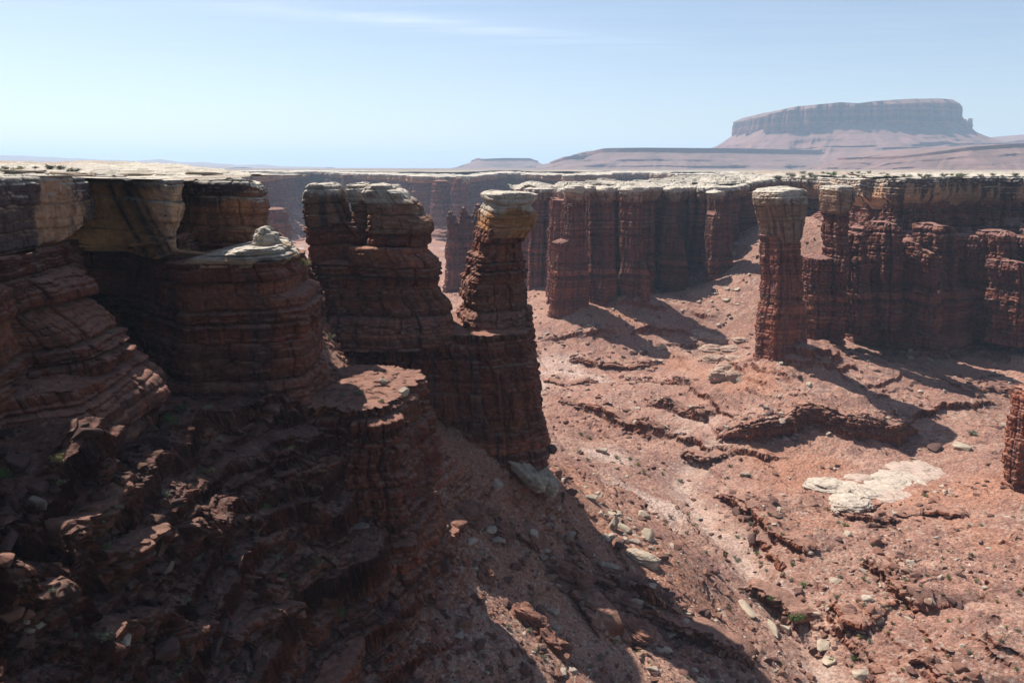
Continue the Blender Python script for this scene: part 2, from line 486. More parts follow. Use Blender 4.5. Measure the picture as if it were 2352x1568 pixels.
for u, v, z in [(1000,1400,-66.5),(900,1560,-67),(1050,1260,-64),(1200,1300,-72),(1100,1450,-69),(1300,1568,-78),(1400,1400,-84),
    (1300,1250,-79),(1550,1480,-88),(1750,1500,-92),(1650,1400,-94),(1850,1568,-100),(1700,1300,-99.5),(1620,1200,-100),(1560,1110,-100),
    (1450,1020,-99),(1300,960,-98),(1750,1200,-98),(1900,1300,-97),(2000,1450,-97),(2100,1100,-98),(2200,1250,-95),(2350,1300,-92),
    (2330,1500,-92),(2200,1568,-95),(2350,1150,-92),(2250,1040,-96),(1700,1040,-99),(1900,1045,-98),(2080,1020,-97),(1900,955,-90.5),(2040,965,-91),(1720,930,-92),
    (1800,840,-81),(1760,822,-82),(1900,830,-83),(1700,880,-90),(1850,900,-86.5),(2000,930,-90),(1650,850,-94),(1600,930,-95),(1450,940,-97),
    (2000,785,-85),(2100,775,-83),(2350,785,-80),(2200,900,-90),(2350,950,-93),(2350,850,-85),(2200,820,-86),(1650,800,-91),(1650,730,-80),
    (1260,770,-89),(1350,760,-87),(1450,740,-84),(1520,690,-77),(1600,655,-72),(1450,810,-94),(1300,830,-95),(1240,860,-96),(1400,890,-96),
    (1240,660,-84),(1030,660,-95),(1000,710,-92),(1000,600,-108),(1000,530,-112),(670,515,-110),(670,560,-106)]:
    CP.append([float(k) for k in atZ(u, v, z)])
CP += [[-20,139,-47],[-13,142,-53],[-27,146,-42],[-40,215,-62],[-60,300,-88],[-150,300,-85],[-200,500,-95],[0,260,-90],[20,310,-96],[-300,900,-105],[300,900,-108],[0,1500,-112],
       [400,1500,-112],[-600,1500,-110],[-900,2200,-112],[900,2200,-112],[200,620,-60],[330,620,-60],[-90,160,-25],[-90,110,-18],[-120,60,-18],[60,60,-95],[110,90,-96],[0,30,-60],[-30,30,-40]]
TPSF = tps(CP)
NA, NF, NR = 1060, 4200, 2100
TH = np.radians(np.linspace(-42.5, 42.5, NA)); RF = np.geomspace(30, 2600, NF)
def polyd(x, y, pl):
    """signed distance to an open polyline; positive on its left side (behind it, when it runs left to right)."""
    best = np.full(x.shape, 1e9); sg = np.zeros(x.shape); al = np.zeros(x.shape)
    pl = np.array(pl, float); acc = 0
    tot = np.linalg.norm(np.diff(pl, axis=0), axis=1).sum()
    for a, b in zip(pl[:-1], pl[1:]):
        d = b - a; ln = np.hypot(*d)
        t = np.clip(((x - a[0]) * d[0] + (y - a[1]) * d[1]) / ln ** 2, 0, 1)
        dx = x - a[0] - t * d[0]; dy = y - a[1] - t * d[1]; dd = np.hypot(dx, dy)
        m = dd < best
        best = np.where(m, dd, best); sg = np.where(m, np.sign(d[0] * dy - d[1] * dx), sg)
        al = np.where(m, (acc + t * ln) / tot, al); acc += ln
    return best * sg, al
def zpl(pts, z): return [tuple(float(k) for k in atZ(u, v, z)[:2]) for u, v in pts]
LEDGES = [  # picture line of the foot, ground level there, height, how far it fades behind
    ([(1650,1030),(1700,1030),(1760,1024),(1860,1014),(1960,1030),(2060,1036),(2105,1018)], -98.5, 8.0, 40),
    ([(1275,935),(1330,945),(1400,965),(1460,985),(1500,1005)], -98, 3.4, 14),
    ([(1480,930),(1520,955),(1580,975),(1640,985)], -97.5, 4.2, 14),
    ([(1240,800),(1320,797),(1420,795),(1500,790),(1590,800)], -93, 2.6, 14),
    ([(1300,832),(1380,838),(1460,846),(1520,838)], -95, 3.0, 12),
    ([(1420,872),(1500,880),(1570,898),(1600,893)], -96, 2.6, 10),
    ([(1240,880),(1300,893),(1380,884)], -96.5, 2.2, 9),
    ([(1650,1120),(1700,1160),(1780,1260),(1860,1300)], -98, 3.6, 16),
    ([(1920,1150),(1960,1195),(2010,1215),(2060,1200)], -97, 4.2, 16),
    ([(1990,1310),(2030,1345),(2060,1390),(2100,1430)], -97, 4.0, 14),
    ([(1900,1410),(1950,1460),(2000,1480)], -98, 3.0, 12),
    ([(2040,1180),(2120,1185),(2220,1210)], -96, 1.8, 10),
    ([(1700,1375),(1790,1400),(1840,1440)], -99, 1.8, 8),
    ([(2100,1510),(2150,1550),(2200,1600)], -95, 3.0, 10),
    ([(1560,1040),(1620,1058),(1680,1045)], -98.5, 2.6, 10),
    ([(2150,880),(2220,910),(2300,905),(2360,900)], -90, 2.5, 12),
    ([(2020,815),(2120,830),(2230,815),(2360,820)], -86, 2.5, 10),
    ([(1180,1420),(1260,1450),(1330,1500),(1400,1560)], -90, 3.5, 12),
    ([(1290,1330),(1400,1390),(1480,1420),(1560,1440)], -87, 3.0, 10),
    ([(1440,1480),(1520,1500),(1640,1520),(1740,1545)], -92, 3.0, 10),
]
WASH = zpl([(1620,1040),(1560,1100),(1590,1150),(1690,1260),(1740,1340),(1820,1440),(1900,1570)], -100)
TB = beds(21, -120, 0, 1.4, 5.0)
# terrace map: hard beds stand steep, soft beds lie back
_e, _o = TB
def terrace_map(e, hardk):
    a = [e[0]]; b = [e[0]]                    # every pair of beds keeps its joint thickness, so levels do not drift
    for i in range(0, len(e) - 2, 2):
        t1 = e[i + 1] - e[i]; a += [e[i] + hardk * t1, e[i + 2]]; b += [e[i + 1], e[i + 2]]
    return np.array(a), np.array(b)
hin, hout = terrace_map(_e, .07)
def base_height():
    cs, rs_ = 4, 6
    thc = TH[::cs]; thc = np.append(thc, TH[-1]) if thc[-1] != TH[-1] else thc
    rc = RF[::rs_]; rc = np.append(rc, RF[-1]) if rc[-1] != RF[-1] else rc
    A, Rr = np.meshgrid(thc, rc, indexing='ij')
    h = TPSF(Rr * np.sin(A), Rr * np.cos(A))
    ia = np.interp(TH, thc, np.arange(len(thc))); ir = np.interp(RF, rc, np.arange(len(rc)))
    a0 = np.minimum(ia.astype(int), len(thc) - 2); fa = (ia - a0)[:, None]
    r0 = np.minimum(ir.astype(int), len(rc) - 2); fr = (ir - r0)[None]
    hh = h[a0][:, r0] * (1 - fa) * (1 - fr) + h[a0 + 1][:, r0] * fa * (1 - fr) + h[a0][:, r0 + 1] * (1 - fa) * fr + h[a0 + 1][:, r0 + 1] * fa * fr
    return hh
GX = (np.sin(TH)[:, None] * RF[None]).astype(np.float32); GY = (np.cos(TH)[:, None] * RF[None]).astype(np.float32)
GH = base_height().astype(np.float32)
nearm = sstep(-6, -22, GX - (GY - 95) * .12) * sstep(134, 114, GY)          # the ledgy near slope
GH += (2.0 * nearm + .9) * fbm2(GX, GY, 21, 4, 201)
lw = (2.6 - 1.0 * nearm) * fbm2(GX, GY, 15, 4, 207, .58)
lh = np.clip(.75 + .9 * fbm2(GX, GY, 12, 3, 208), .12, 1.25)
ter = np.interp(GH + (.9 + .9 * nearm) * fbm2(GX, GY, 7, 2, 202, .5), hin, hout).astype(np.float32)
tm = np.clip(nearm * (.95 + .25 * fbm2(GX, GY, 15, 2, 203)), 0, 1)
flm = (1 - nearm) * sstep(-70, -84, GH) * sstep(.0, .5, fbm2(GX, GY, 40, 3, 204) + .12) * sstep(1500, 500, GY) * (1 - 1.25 * np.exp(-((GX - 16) / 56) ** 4 - ((GY - 140) / 46) ** 4))  .clip(0, 1) * (1 - np.exp(-((GX - 148) / 30) ** 2 - ((GY - 212) / 40) ** 2))
GH = GH + (ter - GH) * np.clip(tm + .8 * flm, 0, 1)
_e2, _ = beds(29, -125, 0, .7, 2.6)
h2i, h2o = terrace_map(_e2, .05)
ter2 = np.interp(GH + .55 * fbm2(GX, GY, 9, 4, 242, .6), h2i, h2o).astype(np.float32)
GH += (ter2 - GH) * np.clip(sstep(-.35, .1, fbm2(GX, GY, 34, 3, 243) + .1) * (flm * 1.3 + .25 * nearm), 0, 1)
LEDM = np.zeros_like(GH); GH0 = GH.copy()
def pick0(u, v):
    a, b, cz = ray(u, v); th = math.atan2(a, b); hyp = math.hypot(a, b)
    k = int(np.clip(round((th - TH[0]) / (TH[1] - TH[0])), 0, NA - 1))
    h_ = np.nonzero(GH0[k] >= cz / hyp * RF)[0]; i = h_[0] if len(h_) else NF - 1
    return (RF[i] * math.sin(th), RF[i] * math.cos(th))
NEARL = [([(505,1160),(560,1142),(640,1127),(720,1110),(800,1100)], 3.4, 9), ([(120,1285),(200,1270),(260,1248),(340,1208)], 3.6, 9), ([(150,1335),(235,1355),(350,1300),(430,1275),(515,1252)], 4.6, 9),
    ([(365,1530),(480,1500),(580,1462),(650,1440),(705,1402),(750,1368)], 3.0, 8), ([(0,1490),(60,1486),(140,1460),(215,1425)], 5.0, 8), ([(520,1292),(600,1264),(700,1232),(765,1214)], 2.6, 8),
    ([(440,1040),(520,1022),(600,1008),(693,985)], 3.0, 8), ([(150,1215),(260,1180),(330,1150)], 2.2, 6), ([(230,1560),(320,1530),(400,1470),(470,1440)], 3.2, 8), ([(560,1400),(620,1380),(700,1330),(770,1300)], 2.4, 7)]
LSH = []
for pts, z0, Hh, Lf in LEDGES + [(p_, None, h0_, l0_) for p_, h0_, l0_ in NEARL]:
    pl = np.array(zpl(pts, z0) if z0 is not None else [pick0(*q) for q in pts])
    bb0 = pl.min(0) - 45; bb1 = pl.max(0) + 45
    m = (GX > bb0[0]) & (GX < bb1[0]) & (GY > bb0[1]) & (GY < bb1[1])
    d, al = polyd(GX[m], GY[m], pl)
    d = d + lw[m]
    env = np.clip(np.minimum(al, 1 - al) * 7, 0, 1) ** .6
    GH[m] += Hh * (lh[m] if Hh < 6 else .6 + .4 * lh[m]) * env * sstep(-.3, .5, d) * np.exp(-np.maximum(d, 0) / Lf) + .35 * env * Hh * sstep(-1.3, -.9, d) * sstep(.5, -.3, d) * (vn2(GX[m] / 6, GY[m] / 6, 77) > 0)
    LSH.append((pl, Hh))
    LEDM[m] = np.maximum(LEDM[m], env * sstep(9, 0, np.abs(d - 3)))
wd, _ = polyd(GX, GY, WASH)
washm = np.exp(-(wd / 5.5) ** 2) * sstep(300, 270, GY)
GH -= 1.8 * washm
stp_ = np.hypot(np.gradient(GH, axis=1) / np.gradient(RF)[None], np.gradient(GH, axis=0) / (RF[None] * (TH[1] - TH[0])))
soft = (1 / (1 + (stp_ / .9) ** 2)).astype(np.float32)
for ax, ay, ah, aw in ((110, 322, 6.5, 24), (143, 350, 5, 22), (36, 442, 7, 26), (70, 446, 7, 24), (2, 172, 2, 10)):
    GH += ah * np.exp(-np.hypot(GX - ax, GY - ay) / aw).astype(np.float32)
rub = fbm2(GX, GY, 2.6, 4, 211, .62) * soft * (1 - .45 * nearm)
fine = .2 + (np.abs(fbm2(GX, GY, 1.5, 3, 217, .6)) - .2) * soft
GH += ((.42 + .2 * (1 - nearm)) * rub + .5 * (fine - .2) * sstep(-.25, .2, fbm2(GX, GY, 17, 2, 218))) * (1 - .7 * washm) + .55 * np.maximum(0, fbm2(GX, GY, 5.5, 3, 213) - .1) * sstep(800, 400, GY)
gul = np.abs(fbm2(GX + .4 * GY, GY * .3, 16, 3, 215))
GH -= .9 * sstep(.12, 0, gul) * sstep(-60, -70, GH) * sstep(600, 300, GY)
GH -= 6.0 * np.exp(-((GX + 41) / 8) ** 2 - ((GY - 66) / 9) ** 2)
GH = np.minimum(GH, -11).astype(np.float32)
# resample every radial profile evenly along the surface
V = np.zeros((NR, NA, 3), np.float32); Wm = np.zeros((NR, NA), np.float32); Lm = np.zeros((NR, NA), np.float32); Nm = np.zeros((NR, NA), np.float32)
dr = np.diff(RF); m_ = (RF[:-1] + RF[1:]) / 2
SEG = (np.sqrt((dr[None] * .5) ** 2 + np.diff(GH, axis=1) ** 2) + dr[None] * .15) / m_[None]
kk_ = 24
cs_ = np.cumsum(np.concatenate([np.repeat(SEG[:1], kk_ + 1, 0), SEG, np.repeat(SEG[-1:], kk_, 0)]), axis=0, dtype=np.float64)
SEG = (cs_[2 * kk_ + 1:] - cs_[:-2 * kk_ - 1]) / (2 * kk_ + 1)
for k in range(NA):
    Lc = np.concatenate([[0], np.cumsum(SEG[k])]); tq = np.linspace(0, Lc[-1], NR)
    r_ = np.interp(tq, Lc, RF); h_ = np.interp(tq, Lc, GH[k])
    V[:, k, 0] = r_ * math.sin(TH[k]); V[:, k, 1] = r_ * math.cos(TH[k]); V[:, k, 2] = h_
    Wm[:, k] = np.interp(tq, Lc, washm[k]); Lm[:, k] = np.interp(tq, Lc, LEDM[k]); Nm[:, k] = np.interp(tq, Lc, nearm[k])
nr = normals(V[:, ::-1], False)[:, ::-1]
nr = np.where(nr[..., 2:3] < 0, -nr, nr)
steep = sstep(.75, .35, nr[..., 2])
o2, t2, _ = bedev(V[..., 2] + .4 * fbm2(V[..., 0], V[..., 1], 6, 2, 221), SML)
_, _, i2_ = bedev(V[..., 2] + .4 * fbm2(V[..., 0], V[..., 1], 6, 2, 221), SML)
wx_ = .35 * fbm2(V[..., 0], V[..., 1], 2.5, 2, 225)
cell = _h(np.floor(V[..., 0] / 1.5 + wx_ + .37 * i2_).astype(np.int64), np.floor(V[..., 1] / 1.5 + wx_ - .21 * i2_).astype(np.int64), i2_.astype(np.int64), 227)
bd = steep * (.6 * o2 - .8 * np.abs(2 * t2 - 1) ** 6 + .75 * cell + .45 * fbm3(V[..., 0], V[..., 1], V[..., 2] * 1.6, 2.6, 4, 223, .6))
hn = nr[..., :2] / (np.linalg.norm(nr[..., :2], axis=-1, keepdims=True) + 1e-6)
V[..., 0] += hn[..., 0] * bd; V[..., 1] += hn[..., 1] * bd
nz = np.abs(normals(V, False)[..., 2])
x, y, z = V[..., 0], V[..., 1], V[..., 2]
c = np.broadcast_to(SOIL, V.shape) * (1 + .22 * fbm2(x, y, 30, 4, 231))[..., None]
c = lerp(c, np.array([.33, .195, .145], np.float32), .7 * sstep(.0, .35, fbm2(x, y, 10, 6, 233, .65)))
c = lerp(c, np.array([.19, .10, .08], np.float32), .85 * sstep(.05, .35, fbm2(x, y, 7, 6, 235, .65)))
c = lerp(c, np.array([.31, .14, .085], np.float32), .6 * sstep(.1, .45, fbm2(x, y, 45, 3, 236)))
c = lerp(c, np.array([.45, .335, .28], np.float32), .7 * sstep(.2, .5, fbm2(x, y, 36, 4, 237)) * sstep(-90, -96, z))
c = lerp(c, np.array([.40, .29, .235], np.float32), np.clip(Wm * .95 * (.6 + .8 * fbm2(x, y, 5, 3, 241)), 0, .85))
pk = sstep(.45, .7, vn2(x / .7, y / .7, 239) + .4 * fbm2(x, y, 22, 2, 238)); c = lerp(c, np.array([.34, .26, .21], np.float32), .6 * pk)
cw = col_wall(V, x + y, nz * 0, 240)
c = lerp(c, cw, sstep(.72, .45, nz))
c = c * (1 - .42 * Nm)[..., None] * lerp(np.ones(3, np.float32), np.array([1.0, .93, .95], np.float32), Nm)  # near slope darkened: its shade is put into the ground colour
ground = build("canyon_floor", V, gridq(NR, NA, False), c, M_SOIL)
tag(ground, kind="structure")
V_GROUND, NZ_GROUND, NM_GROUND = V, nz, Nm
def samp(A, x, y):
    th = np.arctan2(x, y); r_ = np.hypot(x, y)
    i = np.clip((th - TH[0]) / (TH[1] - TH[0]), 0, NA - 1.001); j = np.clip(np.interp(r_, RF, np.arange(NF)), 0, NF - 1.001)
    i0 = i.astype(int); j0 = j.astype(int); fi = i - i0; fj = j - j0
    return A[i0, j0] * (1 - fi) * (1 - fj) + A[i0 + 1, j0] * fi * (1 - fj) + A[i0, j0 + 1] * (1 - fi) * fj + A[i0 + 1, j0 + 1] * fi * fj
LEDGE_LABELS = ["long dark undercut cliff bench across the mound below the tall pillar", "low ledge band right of the near tower's edge, mid floor", "knobbly red ledge left of the long cliff bench",
    "thin ledge at the foot of the fluted fin's shadow", "second ledge band in front of the fluted fin", "ledge left of the humpy pink slickrock", "lowest thin ledge beside the near tower, mid floor",
    "dark ravine ledge running down from the wash head", "layered ledge under the white slickrock outcrop", "crumbling ledge right of the ravine, lower right floor", "short ledge left of the crumbling one, lower right floor",
    "faint long ledge right of the white slickrock", "low bank ledge along the sandy wash", "ledge near the bottom edge at lower right", "short step just above the sandy wash head",
    "ledge in the shadowed ground under the right rim", "upper ledge at the foot of the right rim wall", "ledge across the shaded talus at bottom centre", "ledge on the talus below the large flat block", "lowest talus ledge near the bottom edge",
    "shaded ledge under the promontory, upper of its stack", "shaded ledge left of the sunlit sage patch", "thick overhanging shaded ledge with a dark hollow under it, lower left", "long rising shaded ledge at bottom left of centre",
    "block-like ledge in the bottom left corner behind the sunlit stones", "thin shaded ledge below the promontory's foot", "shaded ledge left of the promontory wall", "short shaded ledge above the dark gully at left",
    "shaded ledge at the bottom edge, left of centre", "shaded ledge with sunlit knobby blocks on it"]
for q_, (pl, Hh) in enumerate(LSH):
    d_ = np.concatenate([[0], np.cumsum(np.linalg.norm(np.diff(pl, axis=0), axis=1))])
    tq = np.linspace(0, d_[-1], max(12, int(d_[-1] / 1.2)))
    px_ = np.interp(tq, d_, pl[:, 0]); py_ = np.interp(tq, d_, pl[:, 1])
    w5 = 5; ker = np.ones(w5) / w5
    tx = np.gradient(np.convolve(np.pad(px_, 2, 'edge'), ker, 'valid')); ty = np.gradient(np.convolve(np.pad(py_, 2, 'edge'), ker, 'valid')); tl = np.hypot(tx, ty); nx, ny = -ty / tl, tx / tl
    ox, oy = px_.copy(), py_.copy()
    for _ in range(3):
        l_ = samp(lw, ox, oy); ox = px_ - nx * l_; oy = py_ - ny * l_
    ox = np.convolve(np.pad(ox, 2, 'edge'), ker, 'valid'); oy = np.convolve(np.pad(oy, 2, 'edge'), ker, 'valid')
    al_ = tq / tq[-1]; env = np.clip(np.minimum(al_, 1 - al_) * 7, 0, 1) ** .6
    lhh = samp(lh, ox, oy); hh_ = Hh * (lhh if Hh < 6 else .6 + .4 * lhh) * env
    z0_ = samp(GH0, ox + nx * .5, oy + ny * .5)
    path = [(float(a), float(b), float(c0 + h0 + .12), float(c0 - 1.6)) for a, b, c0, h0 in zip(ox - nx * .3, oy - ny * .3, z0_, hh_)]
    o = ribbon("rock_ledge", path, [(0, -.6), (.35, -.5), (.6, .2), (.82, .7), (1, .3)], 1201 + q_ * 3, M_ROCK, 'wall', None, ds=.22, dz=.12, smooth=1.2, wig=.5, wigs=5,
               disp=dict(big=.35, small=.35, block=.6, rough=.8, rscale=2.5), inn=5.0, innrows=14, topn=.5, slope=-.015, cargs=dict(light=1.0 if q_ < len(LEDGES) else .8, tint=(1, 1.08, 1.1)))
    tag(o, LEDGE_LABELS[q_], "ledge")
def pick(u, v):
    """where the line of sight through a photo point meets the ground sheet"""
    a, b, cz = ray(u, v); th = math.atan2(a, b); hyp = math.hypot(a, b)
    k = int(np.clip(round((th - TH[0]) / (TH[1] - TH[0])), 0, NA - 1))
    hit = np.nonzero(GH[k] >= cz / hyp * RF)[0]
    i = hit[0] if len(hit) else NF - 1
    r_ = RF[i]
    return (r_ * math.sin(th), r_ * math.cos(th), float(GH[k, i]))

# ------------------------------------------------------------------ near left rim: cliff with its caprock blocks
rim = thing("rim_cliff", "dark shaded canyon rim cliff with overhanging caprock filling the left side", "cliff", (-60, 95, -40))
rim_inv = rim.location
def child(o, par):
    o.parent = par; o.matrix_parent_inverse = par.matrix_world.inverted() if False else o.matrix_parent_inverse
    o.location = (-par.location[0], -par.location[1], -par.location[2])
    return o
def uY(l): return [(X_(u, Y), Y, zt, zb) for u, Y, zt, zb in l]
capA = uY([(-2200, 14, -.4, -9), (-900, 34, -.5, -9), (-450, 54, -.5, -9), (-250, 67, -.6, -9.2), (-100, 77, -.8, -9.6), (0, 83, -.9, -9.8), (100, 90, -.95, -9.9),
           (152, 94, -.9, -9.6), (172, 97, -.9, -8.8), (203, 103, -1.2, -7.4), (204, 112, -1.3, -8), (195, 122, -1.4, -9)])
def colA(col, V, S, h, nz):
    u = 1176 + FV * V[..., 0] / (V[..., 1] * cP - V[..., 2] * sP)
    n = fbm2(S, V[..., 2] * .12, 1.1, 4, 301); n2 = fbm2(S, V[..., 2], 4, 3, 302)
    side = sstep(.6, .3, nz) * sstep(1.02, .9, h + .06 * n)
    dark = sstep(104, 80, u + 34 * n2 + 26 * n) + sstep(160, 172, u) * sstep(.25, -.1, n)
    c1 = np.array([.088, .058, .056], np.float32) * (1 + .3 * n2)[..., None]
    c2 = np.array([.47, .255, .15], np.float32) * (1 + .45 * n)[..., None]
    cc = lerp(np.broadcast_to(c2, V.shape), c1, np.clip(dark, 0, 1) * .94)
    cc = lerp(cc, np.array([.50, .24, .085], np.float32), sstep(.14, .09, h + .03 * n))  # orange bounce light on the slanted underside, painted into the colour
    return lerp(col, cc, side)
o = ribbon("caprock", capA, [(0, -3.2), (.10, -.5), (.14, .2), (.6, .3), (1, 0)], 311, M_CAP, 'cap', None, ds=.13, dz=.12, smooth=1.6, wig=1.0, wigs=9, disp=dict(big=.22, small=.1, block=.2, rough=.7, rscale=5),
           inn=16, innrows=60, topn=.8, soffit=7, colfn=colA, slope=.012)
child(o, rim); o["label"] = "nearest caprock block with a flat varnished face and rounded corner"
capB = uY([(120, 128, -1.4, -12), (150, 120, -1.4, -12), (180, 116, -1.6, -12), (215, 114, -1.9, -12), (255, 114, -2.0, -12), (300, 111.5, -1.9, -12.2), (350, 107.5, -1.75, -12.2), (395, 105.5, -1.6, -10.8),
           (416, 106.5, -1.6, -9.5), (420, 111, -1.5, -9.5), (412, 118, -1.4, -10), (395, 128, -1.4, -11)])
def offB(t, h, base):
    u = 1176 + FV * base[:, 0] / (base[:, 1] * cP + 5 * sP)
    a = np.clip((340 - u) / 130, 0, 1)[None] * np.clip((u - 150) / 50, 0, 1)[None]
    tooth = np.clip((u - 360) / 40, 0, 1)[None]
    return -3.2 * a * (1 - h) ** 1.1 * np.clip(1.3 - h, 0, 1) - 1.4 * tooth * (1 - h) ** 2.5 + .35 * sstep(.8, 1, h)
def colB(col, V, S, h, nz):
    u = 1176 + FV * V[..., 0] / (V[..., 1] * cP - V[..., 2] * sP)
    v = 784 - FV * (V[..., 1] * sP + V[..., 2] * cP) / (V[..., 1] * cP - V[..., 2] * sP)
    n = fbm2(S, V[..., 2] * .15, 1.0, 4, 321); n2 = fbm3(V[..., 0], V[..., 1], V[..., 2] * 1.6, 3.5, 4, 322)
    side = sstep(.6, .3, nz) * sstep(1.03, .92, h + .05 * n2)
    cc = np.array([.56, .29, .13], np.float32) * (1 + .35 * n2)[..., None]
    cc = lerp(cc, np.array([.56, .35, .22], np.float32), .7 * sstep(340, 380, u))
    k = u - 250 - (np.maximum(v - 430, 0) * .50 + .0007 * np.maximum(v - 430, 0) ** 2 * .4)
    st = np.exp(-((k - 3) / 7) ** 2) + np.exp(-((k - 40 + .0 * v) / 13) ** 2) + .8 * np.exp(-((k - 62) / 6) ** 2)
    st = np.clip(st * (1.05 + .5 * fbm2(k, v * .05, 4, 3, 325)), 0, 1)
    cc = lerp(cc, VARN * .95, .9 * st)
    up = sstep(.82, .95, h + .12 * n) * sstep(255, 300, u)
    cc = lerp(cc, VARN * 1.3, .8 * np.clip(up + .7 * sstep(395, 415, u) * sstep(.1, .4, n + .2), 0, 1))
    return lerp(col, cc, side)
o = ribbon("caprock", capB, [(0, 0), (1, 0)], 317, M_CAP, 'cap', None, ds=.13, dz=.12, smooth=1.2, wig=.8, wigs=8, disp=dict(big=.2, small=.09, block=.16, rough=.8, rscale=4),
           inn=16, innrows=60, topn=.8, soffit=6, colfn=colB, offfn=offB, slope=.02)
child(o, rim); o["label"] = "orange hollowed caprock with slanting dark water streaks"
capC = uY([(380, 140, -1.4, -12), (405, 130, -1.5, -12), (430, 128, -1.5, -12.2), (500, 127, -1.5, -12.4), (560, 127, -1.6, -12.4), (598, 128.5, -2.2, -12.6), (614, 133, -3.0, -12.6),
           (618, 142, -3.2, -12.6), (600, 158, -2.6, -12), (540, 178, -2.2, -12), (440, 190, -1.8, -12)])
def colC(col, V, S, h, nz):
    u = 1176 + FV * V[..., 0] / (V[..., 1] * cP - V[..., 2] * sP)
    n = fbm2(S, V[..., 2] * .12, 1.1, 4, 331); n2 = fbm3(V[..., 0], V[..., 1], V[..., 2] * 2, 4, 4, 332)
    side = sstep(.6, .3, nz) * sstep(1.02, .93, h + .05 * n2)
    cc = np.array([.25, .112, .066], np.float32) * (1 + .4 * n2)[..., None]
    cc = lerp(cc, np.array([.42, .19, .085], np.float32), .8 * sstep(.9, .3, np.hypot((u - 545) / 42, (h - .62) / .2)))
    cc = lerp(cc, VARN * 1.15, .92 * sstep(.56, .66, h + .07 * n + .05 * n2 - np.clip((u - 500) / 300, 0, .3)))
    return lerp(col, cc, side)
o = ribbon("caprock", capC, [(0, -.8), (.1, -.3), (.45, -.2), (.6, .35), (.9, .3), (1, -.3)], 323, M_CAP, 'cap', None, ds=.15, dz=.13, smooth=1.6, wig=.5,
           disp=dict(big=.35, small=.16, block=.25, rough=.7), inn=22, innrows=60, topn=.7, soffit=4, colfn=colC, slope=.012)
child(o, rim); o["label"] = "farthest caprock block of the rim with a dark varnished top band"
wall = uY([(-2200, 9, -8, -60), (-900, 28, -8, -55), (-450, 47, -8, -46), (-250, 60, -8.2, -44), (-100, 71, -8.6, -44), (0, 79, -8.8, -44), (100, 87, -9, -44), (146, 93.5, -8.0, -44),
           (160, 103, -9, -44), (170, 116, -11.5, -44), (196, 118.5, -11.5, -44), (215, 118.5, -11.5, -44), (255, 118, -11.5, -44), (300, 114.6, -11.2, -44), (350, 110, -11.2, -44), (395, 107.4, -10.2, -44), (419, 108.5, -9.2, -44), (428, 117, -9.2, -44), (440, 128, -11.3, -40), (520, 129, -11.5, -40),
           (610, 132, -11.8, -40), (632, 142, -12, -40), (610, 162, -12, -40), (540, 184, -12, -50), (440, 200, -12, -60)])
o = ribbon("wall", wall, [(0, 5), (.35, 2.2), (.75, .4), (1, -.5)], 341, M_ROCK, 'wall', None, ds=.17, dz=.15, smooth=3, wig=.9,
           disp=dict(big=.55, small=.22, block=.3, rough=.8), inn=0)
child(o, rim)
# stepped buttresses under the nearest caprock
o = tower("buttress", [(628, -260, 118), (655, -260, 160), (693, -270, 174), (740, -280, 236), (790, -290, 286), (860, -300, 290), (900, -300, 300)], 88, 9, 351, M_ROCK,
          nexp=3.0, dz=.13, ds=.16, disp=dict(big=.75, small=.3, block=.3, rough=.8), dome=.3)
child(o, rim)
o = tower("buttress", [(850, -260, 292), (900, -270, 330), (930, -280, 345), (982, -290, 332), (1045, -300, 292), (1090, -300, 280)], 86, 14, 353, M_ROCK,
          nexp=2.6, dz=.13, ds=.16, disp=dict(big=.9, small=.3, block=.25, rough=.9), dome=.8)
child(o, rim)

# ------------------------------------------------------------------ buttress with the pale knob (in front of the rim)
kb = thing("rock_buttress", "brown layered buttress topped by a pale ledge with a small knob, below the rim", "rock", (X_(590, 114), 114, -40))
o = tower("shaft", [(588, 428, 674), (600, 430, 676), (623, 432, 692), (656, 433, 691), (666, 433, 719), (706, 434, 731), (740, 434, 733), (806, 434, 731), (876, 432, 737), (905, 425, 742)],
          114, 9, 361, M_ROCK, nexp=4.5, dz=.13, ds=.15, disp=dict(big=.4, small=.2, block=.28, rough=.5), dome=.2)
child(o, kb)
o = tower("caprock", [(557, 575, 655), (566, 530, 668), (576, 490, 675), (586, 450, 678), (594, 435, 676), (598, 440, 672)], 114, 8.4, 363, M_CAP, 'cap',
          nexp=4.5, rot=8, dz=.08, ds=.12, disp=dict(big=.55, small=.4, block=.08, rough=.9, rscale=3), dome=.15, cargs=dict(pale=.6, varn=.26, base=(.34, .2, .11)))
child(o, kb)
o = tower("knob", [(521, 600, 616), (527, 588, 626), (535, 583, 632), (545, 578, 634), (552, 580, 642), (560, 570, 655), (566, 560, 660)], 113, 2.6, 365, M_CAP, 'cap',
          nexp=2.4, dz=.08, ds=.1, disp=dict(big=.1, small=.1, block=.3, rough=.8, rscale=1.8), dome=.02, cargs=dict(pale=.8, varn=.32, base=(.34, .22, .13)), rot=30)
child(o, kb)

